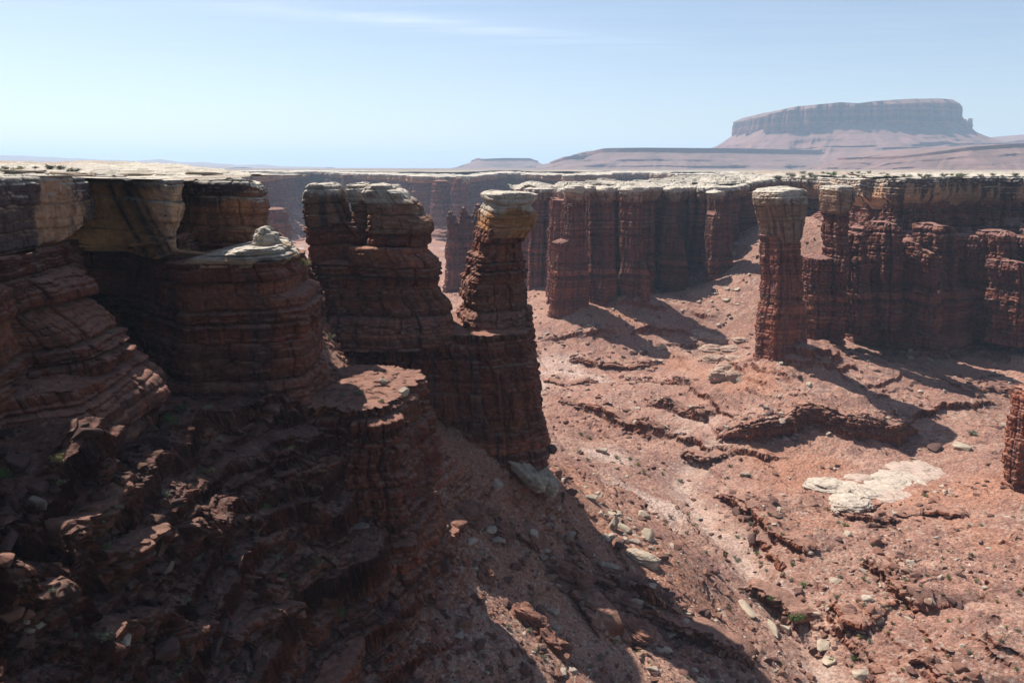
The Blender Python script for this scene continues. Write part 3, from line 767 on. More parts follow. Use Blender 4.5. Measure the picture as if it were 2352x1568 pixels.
# ------------------------------------------------------------------ split-top tower and orange-capped tower on their shared ridge
tw = thing("rock_tower", "broad rock tower with three cracked pale caprocks, left of the orange-capped tower", "rock", (X_(870, 162), 162, -40))
o = tower("shaft", [(596, 733, 1004), (610, 732, 1010), (647, 736, 1008), (670, 738, 1013), (693, 738, 1032, 9), (717, 736, 1036, 10), (745, 730, 1040, 11.5), (775, 725, 1050, 12.5)], 162, 9, 371, M_ROCK,
          nexp=3.4, dz=.16, ds=.2, disp=dict(big=.55, small=.25, block=.45, rough=.6), dome=.3)
child(o, tw)
o = tower("shaft", [(562, 804, 983), (575, 803, 984), (592, 803, 1004), (604, 802, 1010), (625, 802, 1010)], 160, 8.5, 373, M_ROCK, nexp=3.2, dz=.14, ds=.18,
          disp=dict(big=.4, small=.25, block=.35, rough=.4), dome=.2)
child(o, tw)
o = tower("shaft", [(505, 710, 830), (540, 716, 858), (570, 714, 860), (590, 712, 850), (640, 708, 850)], 166, 7.5, 375, M_ROCK, nexp=3.4, dz=.16, ds=.2, disp=dict(big=.4, small=.25, block=.3, rough=.4), dome=.2)
child(o, tw)
o = tower("shaft", [(505, 850, 984), (524, 852, 990), (543, 855, 982), (566, 850, 983), (580, 850, 985)], 160.5, 7.6, 376, M_ROCK, nexp=3.0, dz=.14, ds=.18, disp=dict(big=.35, small=.2, block=.25, rough=.4), dome=.2)
child(o, tw)
o = tower("caprock", [(422, 722, 772), (427, 713, 780), (447, 711, 787), (465, 709, 792), (483, 704, 797), (495, 706, 803), (505, 710, 803), (515, 713, 800)], 166, 8, 377, M_CAP, 'cap',
          nexp=3.2, dz=.12, ds=.15, disp=dict(big=.3, small=.14, block=.18, rough=.5), dome=.5, cargs=dict(pale=.26, varn=.46, base=(.19, .092, .054)))
child(o, tw)
o = tower("caprock", [(425, 800, 850), (434, 798, 858), (470, 810, 866), (497, 817, 866), (520, 812, 866)], 168, 6.5, 379, M_CAP, 'cap', nexp=3.2, dz=.12, ds=.15,
          disp=dict(big=.3, small=.14, block=.18, rough=.4), dome=.4, cargs=dict(pale=.4, varn=.4, base=(.19, .092, .054)))
child(o, tw)
o = tower("caprock", [(425, 850, 912), (432, 838, 922), (440, 836, 937), (453, 840, 947), (470, 846, 968), (493, 850, 975), (507, 853, 992), (522, 856, 993), (530, 858, 986)], 159.5, 7.2, 381, M_CAP, 'cap',
          nexp=2.8, dz=.12, ds=.15, disp=dict(big=.3, small=.14, block=.18, rough=.7), dome=.5, cargs=dict(pale=.3, varn=.42, base=(.19, .092, .054)))
child(o, tw)
ot = thing("rock_tower", "slim rock tower with a pale caprock orange underneath, standing in front of far spires", "rock", (X_(1150, 170), 170, -40))
o = tower("shaft", [(520, 1096, 1204), (535, 1092, 1202), (550, 1086, 1200), (563, 1085, 1199), (577, 1082, 1203), (582, 1070, 1206), (600, 1069, 1209), (627, 1069, 1208), (637, 1057, 1208), (657, 1056, 1211),
          (677, 1053, 1212, 7.2), (703, 1058, 1215, 8.5), (720, 1045, 1216, 10), (753, 1046, 1216, 12.3), (790, 1046, 1222, 13.5)], 170, 7.2, 391, M_ROCK, nexp=4.0, rot=14, dz=.15, ds=.19,
          disp=dict(big=.45, small=.22, block=.4, rough=.5), dome=.2)
child(o, ot)
def capcol(c): return c
o = tower("caprock", [(441, 1110, 1222), (445, 1102, 1236), (456, 1103, 1236), (464, 1110, 1228), (471, 1106, 1222), (480, 1100, 1230), (500, 1098, 1230), (512, 1097, 1226), (523, 1096, 1221), (531, 1096, 1208), (540, 1092, 1202)],
          170, 8.0, 393, M_CAP, 'cap', nexp=3.6, rot=14, dz=.12, ds=.15, disp=dict(big=.3, small=.15, block=.16, rough=.55), dome=.5, cargs=dict(pale=.42, varn=.16, base=(.31, .14, .052)))
child(o, ot)
pd = thing("rock_ridge", "dark jointed cliff wall of the ridge carrying the two near towers", "cliff", (X_(1000, 168), 168, -60))
o = tower("wall", [(742, 740, 1212), (753, 735, 1216), (790, 730, 1222), (830, 725, 1229), (880, 720, 1237), (983, 715, 1247), (1070, 710, 1250), (1110, 705, 1253)], 169, 13, 395, M_ROCK,
          nexp=4.2, dz=.17, ds=.2, disp=dict(big=.4, small=.25, block=.55, rough=.7, flute=.5, fw=5), dome=1.0)
child(o, pd)
# promontory with the sunlit flat top
sp = thing("rock_promontory", "layered dark promontory with a sunlit gravel top, in the lower left middle", "cliff", (X_(850, 118), 118, -50))
o = tower("wall", [(886, 690, 955), (900, 680, 962), (942, 660, 964), (983, 640, 969), (1016, 600, 967), (1030, 590, 975), (1046, 580, 986), (1096, 570, 987), (1160, 560, 996), (1213, 560, 1000), (1290, 560, 1015), (1330, 560, 1030)],
          117, 12, 397, M_ROCK, nexp=4.6, rot=-12, dz=.12, ds=.15, disp=dict(big=.8, small=.3, block=.55, rough=1.1, flute=.7, fw=5.5), dome=.15)
child(o, sp)
ec = thing("rock_ledge", "curving orange-lit ledge cliff at the foot of the dark near slope", "cliff", (-16, 105, -70))
lp = [(640, 1760), (715, 1640), (784, 1559), (827, 1455), (884, 1379), (927, 1337), (985, 1282), (1030, 1240), (1048, 1215), (1030, 1190)]
pts = [tuple(float(k) for k in atZ(u, v, -62)[:2]) + (-60.5, -92) for u, v in lp]
o = ribbon("wall", pts, [(0, 4), (.6, 1.5), (.8, .0), (1, .6)], 399, M_ROCK, 'wall', None, ds=.15, dz=.14, smooth=2, wig=1.2, wigs=9, disp=dict(big=.7, small=.3, block=.3, rough=.8), inn=9, topn=1.0, slope=.12)
child(o, ec)

# ------------------------------------------------------------------ right side: fins, pillars and the far-side rim
fn = thing("rock_fin", "long fluted fin of dark red columns with small white caps, mid-distance centre", "cliff", (X_(1400, 470), 470, -60))
finp = [(a, b + (20 if 80 > a > 24 else 5), c_, d) for a, b, c_, d in uY([(1180, 640, -14, -92), (1213, 552, -14.5, -92), (1250, 546, -14.5, -92), (1286, 542, -14.2, -92), (1296, 520, -14, -92), (1290, 484, -13, -95), (1300, 462, -14, -95), (1345, 456, -13, -94), (1400, 462, -12, -94),
            (1440, 458, -11.5, -94), (1484, 458, -11.5, -92), (1502, 476, -11.5, -92), (1512, 505, -12, -88), (1540, 500, -13, -86), (1580, 503, -12, -84), (1640, 498, -12.5, -82), (1690, 512, -12, -80),
            (1735, 548, -9, -62), (1790, 570, -8, -45), (1860, 560, -8, -45)])]
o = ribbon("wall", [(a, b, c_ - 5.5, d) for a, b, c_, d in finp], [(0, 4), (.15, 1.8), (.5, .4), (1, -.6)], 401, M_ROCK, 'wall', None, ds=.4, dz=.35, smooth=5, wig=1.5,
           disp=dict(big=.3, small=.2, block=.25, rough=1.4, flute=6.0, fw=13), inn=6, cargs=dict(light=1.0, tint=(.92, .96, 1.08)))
child(o, fn)
o = ribbon("caprock", [(a, b, c_, c_ - 7.5) for a, b, c_, d in finp], [(0, -1.5), (.35, .6), (.8, 1.0), (1, .2)], 403, M_CAP, 'cap', None, ds=.35, dz=.25, smooth=5, wig=2.0,
           disp=dict(big=.4, small=.15, block=.4, rough=1.2, flute=4.2, fw=13), inn=40, innrows=60, topn=5.0, soffit=5, cargs=dict(pale=.25, varn=.38, base=(.26, .155, .10)), slope=.045)
child(o, fn)
# free columns standing out of the fin
for i, (us, Y, prof, b) in enumerate([
    ('a', 445, [(452, 1300, 1338), (470, 1294, 1340), (520, 1292, 1343), (548, 1291, 1344), (556, 1270, 1346), (600, 1268, 1350), (680, 1264, 1352), (760, 1258, 1356), (790, 1255, 1360)], 6),
    ('b', 458, [(452, 1345, 1364), (480, 1344, 1364), (560, 1346, 1366), (680, 1344, 1368), (740, 1340, 1370), (775, 1338, 1372)], 5),
    ('c', 453, [(455, 1374, 1404), (500, 1375, 1405), (560, 1368, 1408), (650, 1364, 1412), (740, 1360, 1420)], 6),
    ('d', 452, [(455, 1430, 1476), (520, 1430, 1474), (590, 1432, 1476), (640, 1428, 1480), (715, 1420, 1490)], 7),
    ('e', 444, [(606, 1473, 1482), (628, 1472, 1490), (700, 1470, 1494), (730, 1468, 1496)], 3),
    ('f', 492, [(542, 1552, 1560), (552, 1546, 1566), (580, 1540, 1572), (650, 1530, 1578), (680, 1526, 1582)], 5),
    ('g', 488, [(456, 1630, 1656), (484, 1633, 1655), (493, 1624, 1673), (520, 1622, 1674), (560, 1620, 1678), (620, 1616, 1680), (660, 1612, 1682)], 7),
    ('h', 494, [(455, 1530, 1560), (490, 1520, 1556), (540, 1516, 1556), (620, 1512, 1560), (660, 1510, 1562)], 5)]):
    Y = Y - 7
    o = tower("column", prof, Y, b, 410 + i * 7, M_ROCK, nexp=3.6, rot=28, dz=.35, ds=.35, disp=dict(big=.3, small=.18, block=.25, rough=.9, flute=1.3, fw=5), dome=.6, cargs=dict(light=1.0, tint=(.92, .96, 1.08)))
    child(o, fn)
    if us not in 'ef' :
        v0, l0, r0 = prof[0]
        o = tower("caprock", [(v0 - 25 if us != 'g' else v0 - 17, l0 + 0, r0 + 0), (v0 - 20 if us != 'g' else v0 - 13, l0 - 6, r0 + 6), (v0 - 6, l0 - 3, r0 + 3), (v0 + 8, l0 + 1, r0 - 1)], Y, b + .8, 440 + i * 5, M_CAP, 'cap',
                  nexp=2.5, dz=.2, ds=.25, disp=dict(big=.3, small=.15, block=.15, rough=.5), dome=.8, cargs=dict(pale=.4, varn=.35, base=(.26, .155, .10)), rot=28)
        child(o, fn)
# two spires in the gap
s1 = thing("rock_spire", "jagged dark red spire cluster seen in the gap behind the orange-capped tower", "rock", (X_(1055, 600), 600, -90))
for i, (prof, Y) in enumerate([
    ([(487, 1030, 1036), (495, 1027, 1040), (510, 1026, 1048), (560, 1024, 1062), (640, 1021, 1070), (680, 1018, 1075)], 600),
    ([(477, 1062, 1068), (486, 1058, 1072), (500, 1056, 1078), (512, 1050, 1085), (600, 1046, 1092), (680, 1040, 1098)], 604),
    ([(470, 1095, 1101), (490, 1090, 1106), (510, 1082, 1112), (600, 1078, 1118), (680, 1075, 1122)], 612)]):
    o = tower("spire", prof, Y, 7, 460 + i * 9, M_ROCK, nexp=2.4, dz=.45, ds=.5, disp=dict(big=.6, small=.3, block=.4, rough=1.2, flute=1.2, fw=5), dome=.8, cargs=dict(light=1.0, tint=(.92, .96, 1.08)))
    child(o, s1)
# tall capped pillar
p1 = thing("rock_pillar", "tall free-standing pillar with a broad pale mushroom cap, right of centre", "rock", (X_(1795, 321), 321, -81))
o = tower("shaft", [(540, 1752, 1836), (555, 1754, 1835), (600, 1753, 1836), (640, 1756, 1838), (690, 1752, 1842), (740, 1744, 1848), (790, 1738, 1850), (850, 1732, 1854)], 321, 8.5, 481, M_ROCK,
          nexp=5.0, rot=32, dz=.25, ds=.28, disp=dict(big=.28, small=.16, block=.28, rough=.7, flute=1.0, fw=6), dome=.3, cargs=dict(light=1.15, tint=(.95, .97, 1.05)))
child(o, p1)
o = tower("caprock", [(434, 1742, 1843), (440, 1734, 1849), (452, 1730, 1851), (470, 1732, 1852), (490, 1738, 1848), (505, 1744, 1846), (525, 1748, 1840), (545, 1753, 1836), (552, 1756, 1832)], 321, 9.5, 483, M_CAP, 'cap',
          nexp=4.2, rot=32, dz=.2, ds=.22, disp=dict(big=.3, small=.12, block=.12, rough=.9), dome=.8, cargs=dict(pale=.09, varn=.58, base=(.17, .10, .062)))
child(o, p1)
p2 = thing("rock_pillar", "second capped pillar with a square dark-streaked block on top, behind the tall pillar", "rock", (X_(1915, 350), 350, -84))
o = tower("shaft", [(480, 1896, 1942), (500, 1900, 1938), (540, 1898, 1938), (580, 1905, 1936), (620, 1900, 1934), (700, 1896, 1932), (780, 1890, 1930), (805, 1888, 1932)], 352, 8, 491, M_ROCK, nexp=4.0, rot=28, dz=.28, ds=.3,
          disp=dict(big=.5, small=.25, block=.4, rough=.8, flute=1.0, fw=5), dome=.3, cargs=dict(light=1.0, tint=(.92, .96, 1.08)))
child(o, p2)
o = tower("caprock", [(428, 1892, 1952), (434, 1888, 1956), (460, 1888, 1957), (475, 1889, 1952), (484, 1890, 1945), (490, 1896, 1938)], 352, 7.5, 493, M_CAP, 'cap', nexp=4, dz=.2, ds=.24,
          disp=dict(big=.25, small=.1, block=.2, rough=.4), dome=.6, cargs=dict(pale=.1, varn=.5, base=(.22, .125, .075)), rot=25)
child(o, p2)
o = tower("buttress", [(590, 1852, 1900), (620, 1848, 1905), (660, 1845, 1905), (720, 1846, 1900), (790, 1842, 1896), (810, 1840, 1898)], 356, 8, 495, M_ROCK, nexp=2.6, dz=.28, ds=.3,
          disp=dict(big=.7, small=.3, block=.5, rough=1.2, flute=1.2, fw=4), dome=1.5, cargs=dict(light=1.0, tint=(.92, .96, 1.08)))
child(o, p2)
# right hand rim
rr = thing("canyon_rim", "long shaded rim cliff with dark streaked caprock along the right side", "cliff", (X_(2150, 410), 410, -60))
rp = uY([(1735, 600, -6.5, -60), (1800, 575, -6.5, -60), (1865, 560, -7, -60), (1905, 500, -6.5, -60), (1950, 438, -6.0, -60), (1985, 410, -6.2, -60), (2040, 386, -5.0, -60), (2100, 380, -4.6, -60), (2158, 378, -4.2, -60), (2172, 394, -4.2, -60),
         (2230, 402, -4.2, -60), (2300, 398, -4.1, -60), (2400, 384, -4, -60), (2600, 360, -4, -60), (2900, 350, -4, -60)])
def colR(col, V, S, h, nz):
    n = fbm2(S, V[..., 2] * .1, 2.2, 4, 521); n2 = fbm3(V[..., 0], V[..., 1], V[..., 2] * 2, 9, 3, 522)
    side = sstep(.6, .3, nz) * sstep(1.03, .9, h + .08 * n)
    cc = np.array([.42, .235, .135], np.float32) * (1 + .3 * n2)[..., None]
    cc = lerp(cc, VARN * 1.15, .93 * sstep(.0, .28, n * .8 + (h - .35) * .9 + .3 * n2))
    return lerp(col, cc, side)
o = ribbon("caprock", [(a, b, c_, c_ - 14.5) for a, b, c_, d in rp], [(0, -3.5), (.2, -1.5), (.4, .6), (.8, .8), (1, 0)], 501, M_CAP, 'cap', None, ds=.35, dz=.28, smooth=6, wig=2.2, wigs=25,
           disp=dict(big=.4, small=.15, block=.25, rough=1.0), inn=45, innrows=60, topn=1.5, soffit=7, slope=.012, colfn=colR)
child(o, rr)
def offR(t, h, base):
    a = fbm2(t[0], t[0] * 0, 30, 3, 511)[None]; st = 8.0 * sstep(.62, .52, h + .10 * a) + 7.0 * sstep(.86, .78, h + .1 * fbm2(t[0], t[0] * 0 + 3, 18, 3, 513)[None])
    return st * (.75 + .6 * a)
o = ribbon("wall", [(a, b, c_ - 12, -92) for a, b, c_, d in rp], [(0, 6), (.15, 2.5), (.55, .5), (1, -3)], 503, M_ROCK, 'wall', None, ds=.38, dz=.32, smooth=5, wig=4, wigs=22,
           disp=dict(big=.7, small=.35, block=.6, rough=1.6, flute=2.4, fw=10), inn=6, offfn=offR, cargs=dict(light=1.0, tint=(.92, .96, 1.08)))
child(o, rr)
for i, (Y, prof, b) in enumerate([
    (392, [(524, 1962, 1992), (540, 1958, 1997), (580, 1955, 1999), (680, 1950, 2002), (745, 1945, 2006)], 8),
    (376, [(535, 1936, 1960), (560, 1930, 1976), (640, 1926, 1986), (760, 1920, 1994)], 9),
    (374, [(512, 2010, 2040), (522, 2003, 2056), (560, 2000, 2061), (640, 1996, 2064), (750, 1990, 2068)], 9),
    (372, [(557, 2074, 2090), (566, 2068, 2097), (590, 2067, 2098), (600, 2070, 2096), (680, 2064, 2104), (765, 2060, 2108)], 7),
    (380, [(516, 2122, 2150), (524, 2114, 2174), (560, 2112, 2178), (620, 2110, 2180), (760, 2104, 2184)], 9),
    (364, [(578, 2106, 2130), (588, 2101, 2144), (620, 2104, 2142), (700, 2098, 2148), (770, 2094, 2152)], 7),
    (386, [(540, 2200, 2240), (560, 2192, 2246), (640, 2190, 2250), (760, 2184, 2256)], 9),
    (374, [(531, 2268, 2306), (540, 2258, 2314), (575, 2262, 2312), (640, 2255, 2318), (770, 2248, 2324)], 9),
    (362, [(600, 2306, 2330), (612, 2296, 2346), (650, 2299, 2344), (700, 2292, 2350), (790, 2286, 2356)], 8),
    (370, [(545, 2335, 2370), (560, 2328, 2380), (640, 2325, 2390), (780, 2318, 2400)], 9)]):
    o = tower("buttress", prof, Y - 16, b, 541 + i * 5, M_ROCK, nexp=3.2, rot=24, dz=.3, ds=.32, disp=dict(big=.6, small=.3, block=.4, rough=2.0, flute=1.8, fw=6), dome=1.2, cargs=dict(light=1.0, tint=(.92, .96, 1.08)))
    child(o, rr)
# spire cut by the right edge of the photograph
s2 = thing("rock_spire", "reddish jointed spire cut off by the right edge of the picture", "rock", (X_(2350, 215), 215, -90))
o = tower("shaft", [(896, 2352, 2400), (904, 2344, 2420), (915, 2340, 2425), (945, 2332, 2435), (1000, 2322, 2445), (1060, 2312, 2455), (1095, 2308, 2460), (1180, 2318, 2470), (1230, 2325, 2480)], 222, 7, 531, M_ROCK,
          nexp=4.5, rot=32, dz=.17, ds=.2, disp=dict(big=.35, small=.2, block=.35, rough=.5, flute=.9, fw=4), dome=.5, cargs=dict(light=1.15))
child(o, s2)

# ------------------------------------------------------------------ plateaus behind the rims
def pip(x, y, poly):
    ins = np.zeros(x.shape, bool); p = np.array(poly, float); j = len(p) - 1
    for i in range(len(p)):
        c_ = ((p[i, 1] > y) != (p[j, 1] > y)) & (x < (p[j, 0] - p[i, 0]) * (y - p[i, 1]) / (p[j, 1] - p[i, 1] + 1e-9) + p[i, 0])
        ins ^= c_; j = i
    return ins
def sheet(name, poly, zfn, r0, r1, nr_, na_, colfn, mat, angs=(-45, 45)):
    th = np.radians(np.linspace(angs[0], angs[1], na_)); rr_ = np.geomspace(r0, r1, nr_)
    x = np.sin(th)[None] * rr_[:, None]; y = np.cos(th)[None] * rr_[:, None]
    z = zfn(x, y)
    V = np.stack([x, y, z], -1).astype(np.float32)
    q = gridq(nr_, na_, False)
    ins = pip(x, y, poly).ravel()
    q = q[ins[q].all(1)]
    used = np.unique(q); rm = np.full(x.size, -1); rm[used] = np.arange(len(used))
    return build(name, V.reshape(-1, 3)[used], rm[q], colfn(V).reshape(-1, 3)[used], mat)
def slick(V, seed=0, scrub=.5, tone=.92):
    x, y = V[..., 0], V[..., 1]
    c = np.broadcast_to(PALE * tone, V.shape) * (1 + .34 * fbm2(x, y, 9, 5, 601 + seed, .65))[..., None]
    c = lerp(c, np.array([.30, .20, .14], np.float32), .8 * sstep(.35 - scrub, .75 - scrub, fbm2(x, y, 60, 5, 603 + seed, .6) - .1))
    sp_ = sstep(.30, .55, vn2(x / 2.2, y / 3.5, 607 + seed) + .5 * fbm2(x, y, 40, 3, 609))
    c = lerp(c, np.array([.10, .095, .06], np.float32), .75 * sp_ * np.clip(scrub * 1.6, 0, 1))
    return c
left_poly = [(X_(u, Y), Y) for u, Y in [(-2200, 18), (-450, 60), (-250, 72), (-100, 82), (0, 88), (150, 101), (180, 118), (215, 129), (300, 127), (400, 121), (405, 141), (480, 147), (590, 150), (570, 178), (500, 230), (300, 380), (60, 420), (-600, 420), (-2500, 200)]]
def zl(x, y):
    t = fbm2(x, y, 18, 5, 611, .55)
    return -2.7 + 1.25 * sstep(122, 165, y + .0 * x) + np.clip((y - 105) / 120, -.1, 1.6) * np.clip((-x - 10) / 80, -.3, 1.6) * 1.25 + 1.5 * (np.floor(t * 6) / 6 * .8 + t * .2)
pl_left = sheet("plateau", left_poly, zl, 30, 460, 520, 620, lambda V: slick(V, 0, .36), M_CAP, (-45, -10))
tag(pl_left, kind="structure")
right_poly = [(X_(u, Y), Y) for u, Y in [(1745, 640), (1865, 585), (1930, 500), (1990, 430), (2060, 415), (2160, 412), (2240, 440), (2420, 415), (3100, 390), (5200, 1500), (3200, 2300), (1900, 1900), (1700, 1100), (1690, 800)]]
def zr(x, y):
    t = fbm2(x, y, 28, 5, 621, .55)
    return -4.4 - (y - 400) * .0022 + 2.0 * (np.floor(t * 6) / 6 * .8 + t * .2) - 1.6 * sstep(500, 620, y) * sstep(330, 230, x)
pl_right = sheet("plateau", right_poly, zr, 330, 2600, 500, 620, lambda V: slick(V, 5, tone=.80, scrub=np.clip(.1 + (V[..., 1] - 520) / 900, .1, .75)), M_CAP, (14, 45))
tag(pl_right, kind="structure")
fin_poly = [(X_(u, Y), Y) for u, Y in [(1300, 486), (1345, 474), (1480, 480), (1510, 520), (1640, 515), (1690, 530), (1745, 560), (1870, 590), (1760, 720), (1560, 700), (1400, 600), (1300, 560)]]
def zf(x, y):
    t = fbm2(x, y, 30, 5, 631, .55)
    return -11.5 + (y - 470) * .022 + 6.0 * (np.floor(t * 5) / 5 * .85 + t * .15)
pl_fin = sheet("plateau", fin_poly, zf, 430, 800, 260, 420, lambda V: slick(V, 9, .22, .80), M_CAP, (2, 26))
tag(pl_fin, kind="structure")

# ------------------------------------------------------------------ far canyon wall, plain, mesas, hills
fw_ = thing("canyon_wall", "blue hazy far canyon wall with columns and alcoves under a thin pale rim", "cliff", (0, 1500, -60))
fp = uY([(-400, 1100, -8, -108), (200, 1000, -8, -108), (400, 1050, -8, -108), (560, 1150, -9, -108), (612, 1180, -9, -108), (640, 1300, -9.5, -110), (690, 1600, -8, -112), (730, 1700, -8, -112), (800, 1560, -11, -112), (880, 1480, -12, -112),
         (960, 1350, -14, -112), (1010, 1300, -15, -112), (1050, 1330, -16, -112), (1095, 1340, -16, -112), (1105, 1500, -14, -112), (1160, 1700, -10, -112), (1240, 1500, -12, -112), (1300, 1380, -13, -112), (1350, 1500, -12, -112), (1400, 1700, -10, -112),
         (1480, 1650, -10, -112), (1560, 1350, -11, -112), (1700, 1250, -10, -112), (1900, 1300, -9, -112)])
o = ribbon("wall", [(a, b, c_ - 9, d) for a, b, c_, d in fp], [(0, 45), (.3, 10), (.38, 2), (1, -4)], 641, M_FAR, 'wall', None, ds=1.6, dz=1.2, smooth=12, wig=55, wigs=230,
           disp=dict(big=1.2, small=.6, block=1.2, rough=8, flute=17, fw=60, rscale=40), inn=10)
child(o, fw_)
o = ribbon("caprock", [(a, b, c_, c_ - 11) for a, b, c_, d in fp], [(0, 0), (.3, 3), (1, 1)], 641, M_FAR, 'cap', None, ds=1.6, dz=1.0, smooth=12, wig=55, wigs=230,
           disp=dict(big=.8, small=.4, block=.6, rough=7, flute=12, fw=60, rscale=40), inn=90, innrows=30, topn=3, soffit=8, cargs=dict(pale=.25, varn=.3), slope=.02)
child(o, fw_)
def towerx(par, prof, Y, b, seed):
    o = tower("column", prof, Y, b, seed, M_FAR, nexp=2.4, dz=1, ds=1, disp=dict(big=1, small=.5, block=.8, rough=2, flute=2, fw=12, rscale=18), dome=1.5)
    child(o, par)
towerx(fw_, [(410, 1047, 1062), (420, 1042, 1070), (470, 1038, 1076), (520, 1030, 1084)], 1240, 16, 651)
towerx(fw_, [(416, 998, 1030), (430, 995, 1036), (490, 990, 1040), (520, 985, 1044)], 1260, 16, 653)
towerx(fw_, [(402, 790, 803), (412, 788, 806), (430, 786, 808), (450, 782, 812)], 1450, 16, 655)
towerx(fw_, [(480, 612, 650), (488, 605, 658), (520, 600, 662), (552, 596, 668)], 820, 18, 657)
def zp(x, y):
    return -7.0 - (y - 1200) * .0006 + 2.2 * fbm2(x, y, 160, 4, 661) + 9 * sstep(2500, 9000, y) * np.clip(fbm2(x, y, 2200, 3, 663), 0, 1)
plain_poly = [(X_(u, Y), Y) for u, Y in [(-600, 1130), (200, 1050), (560, 1230), (620, 1330), (700, 1740), (800, 1640), (900, 1560), (1040, 1420), (1110, 1640), (1160, 1780), (1240, 1580), (1300, 1450), (1400, 1790), (1480, 1740), (1560, 1440), (1700, 1340), (1900, 1380), (4200, 1700), (4200, 24000), (-2000, 24000)]]
def colp(V):
    x, y = V[..., 0], V[..., 1]
    c = slick(V, 13, .45, .62)
    far = sstep(1500, 3000, y)
    c = lerp(c, np.array([.17, .115, .085], np.float32) * (1 + .25 * fbm2(x, y, 400, 4, 667))[..., None], far * .85)
    return c
plain = sheet("plain", plain_poly, zp, 900, 30000, 620, 700, colp, M_FAR, (-48, 48))
tag(plain, kind="structure")

def mesa(name, label, foot, prof, seed, ds, dz_rows=10, wig=20, wigs=300, flute=0., fw=60., top=True, parent=None, part="slope", rough=8., mat=M_FAR, tint=None):
    """foot: x, y, ztop ; prof: [(z drop from the top, outward offset)] going down"""
    q, t = resample(foot, ds, True, ds * 4)
    S = len(q)
    dq = np.roll(q[:, :2], -1, 0) - np.roll(q[:, :2], 1, 0); dq /= np.linalg.norm(dq, axis=1, keepdims=True) + 1e-9
    n = np.stack([dq[:, 1], -dq[:, 0]], -1)
    ang = 2 * np.pi * t / (t[-1] + ds)
    pr = np.array(prof, float)
    nrow = dz_rows * (len(pr) - 1)
    k = np.linspace(0, len(pr) - 1, nrow)
    dr = np.interp(k, np.arange(len(pr)), pr[:, 0])[::-1]; of = np.interp(k, np.arange(len(pr)), pr[:, 1])[::-1]
    V = np.zeros((nrow + (14 if top else 0), S, 3), np.float32)
    zbase = np.min(q[:, 2]) - pr[-1, 0]
    fr = (dr / pr[-1, 0])[:, None]
    V[:nrow, :, 2] = q[None, :, 2] * (1 - fr) + np.min(q[:, 2]) * fr - dr[:, None]
    O = np.broadcast_to(of[:, None], (nrow, S)).copy()
    X = q[None, :, 0] + n[None, :, 0] * O; Y = q[None, :, 1] + n[None, :, 1] * O
    tt_ = np.broadcast_to(t[None], (nrow, S))
    nn = wig * (fbm2(t, t * 0 + seed, wigs, 5, seed, .55)[None] * (.6 + .8 * of[:, None] / max(pr[-1, 1], 1)) + .5 * fbm3(X, Y, V[:nrow, :, 2] * 2, wigs * .4, 4, seed + 2) * np.minimum(of[:, None] / max(pr[-1, 1], 1) * 3, 1))
    lin = np.interp(dr, [0, pr[1, 0], pr[-1, 0]], [0, pr[1, 1], pr[-1, 1]])[:, None]
    O += (lin - of[:, None]) * np.clip(.45 + .9 * fbm2(tt_, dr[:, None] * 6 + 0 * tt_, wigs * .8, 3, seed + 21), 0, .9) * (dr > pr[1, 0])[:, None]
    V[:nrow, :, 2] += (.06 * pr[-1, 0]) * fbm2(tt_, 0 * tt_ + 5, wigs * .9, 3, seed + 23) * np.minimum(1, (dr / pr[1, 0] - 1).clip(0, 1))[:, None]
    gl = -np.abs(fbm2(tt_, dr[:, None] * .5 + 0 * tt_, wigs * .22, 4, seed + 3)) * (of[:, None] - of.min()) * .3
    O = O - of[:, None] + nn + gl
    if flute:
        cliffm = np.minimum(1, dr / 20)[:, None]
        for w_, a in ((fw, 1), (fw * .37, .45)):
            cc = tt_ / w_ + .3 * fbm2(tt_, V[:nrow, :, 2] * .3, w_, 2, seed + 5)
            tcx = cc - np.floor(cc); O = O + cliffm * flute * a * (np.sqrt(np.clip(1 - (2 * tcx - 1) ** 2, 0, 1)) - .5 + .5 * hash2(np.floor(cc), np.floor(cc) * 0, seed))
    O += rough * .3 * fbm3(X, Y, V[:nrow, :, 2], rough * 3, 3, seed + 7)
    V[:nrow, :, 0] = X + n[None, :, 0] * O; V[:nrow, :, 1] = Y + n[None, :, 1] * O
    if top:
        cxy = V[nrow - 1, :, :2]; m = cxy.mean(0); md = q[:, 1].mean()
        for i, kk in enumerate(np.linspace(1, 0, 15)[1:]):
            V[nrow + i, :, 0] = cxy[:, 0]
            V[nrow + i, :, 1] = md + (cxy[:, 1] - md) * kk
            V[nrow + i, :, 2] = V[nrow - 1, :, 2] + rough * .5 * fbm2(V[nrow + i, :, 0], V[nrow + i, :, 1], 90, 4, seed + 9) * (1 - kk)
    nz = normals(V, True)[..., 2]
    x, y, z = V[..., 0], V[..., 1], V[..., 2]
    ci = RED[(np.abs(hash1(np.floor((z + 6 * fbm2(x, y, 400, 3, 71)) / 9), 5)) * 6.99).astype(int)]
    c = .86 * lerp(ci * 1.0, np.array([.185, .105, .085], np.float32) * (1 + .5 * fbm3(x, y, z, 70, 6, seed + 11, .65))[..., None], sstep(.35, .65, nz))
    if tint is not None: c = c * np.array(tint, np.float32)
    return build(part, V, gridq(V.shape[0], S, True), c, mat, parent)
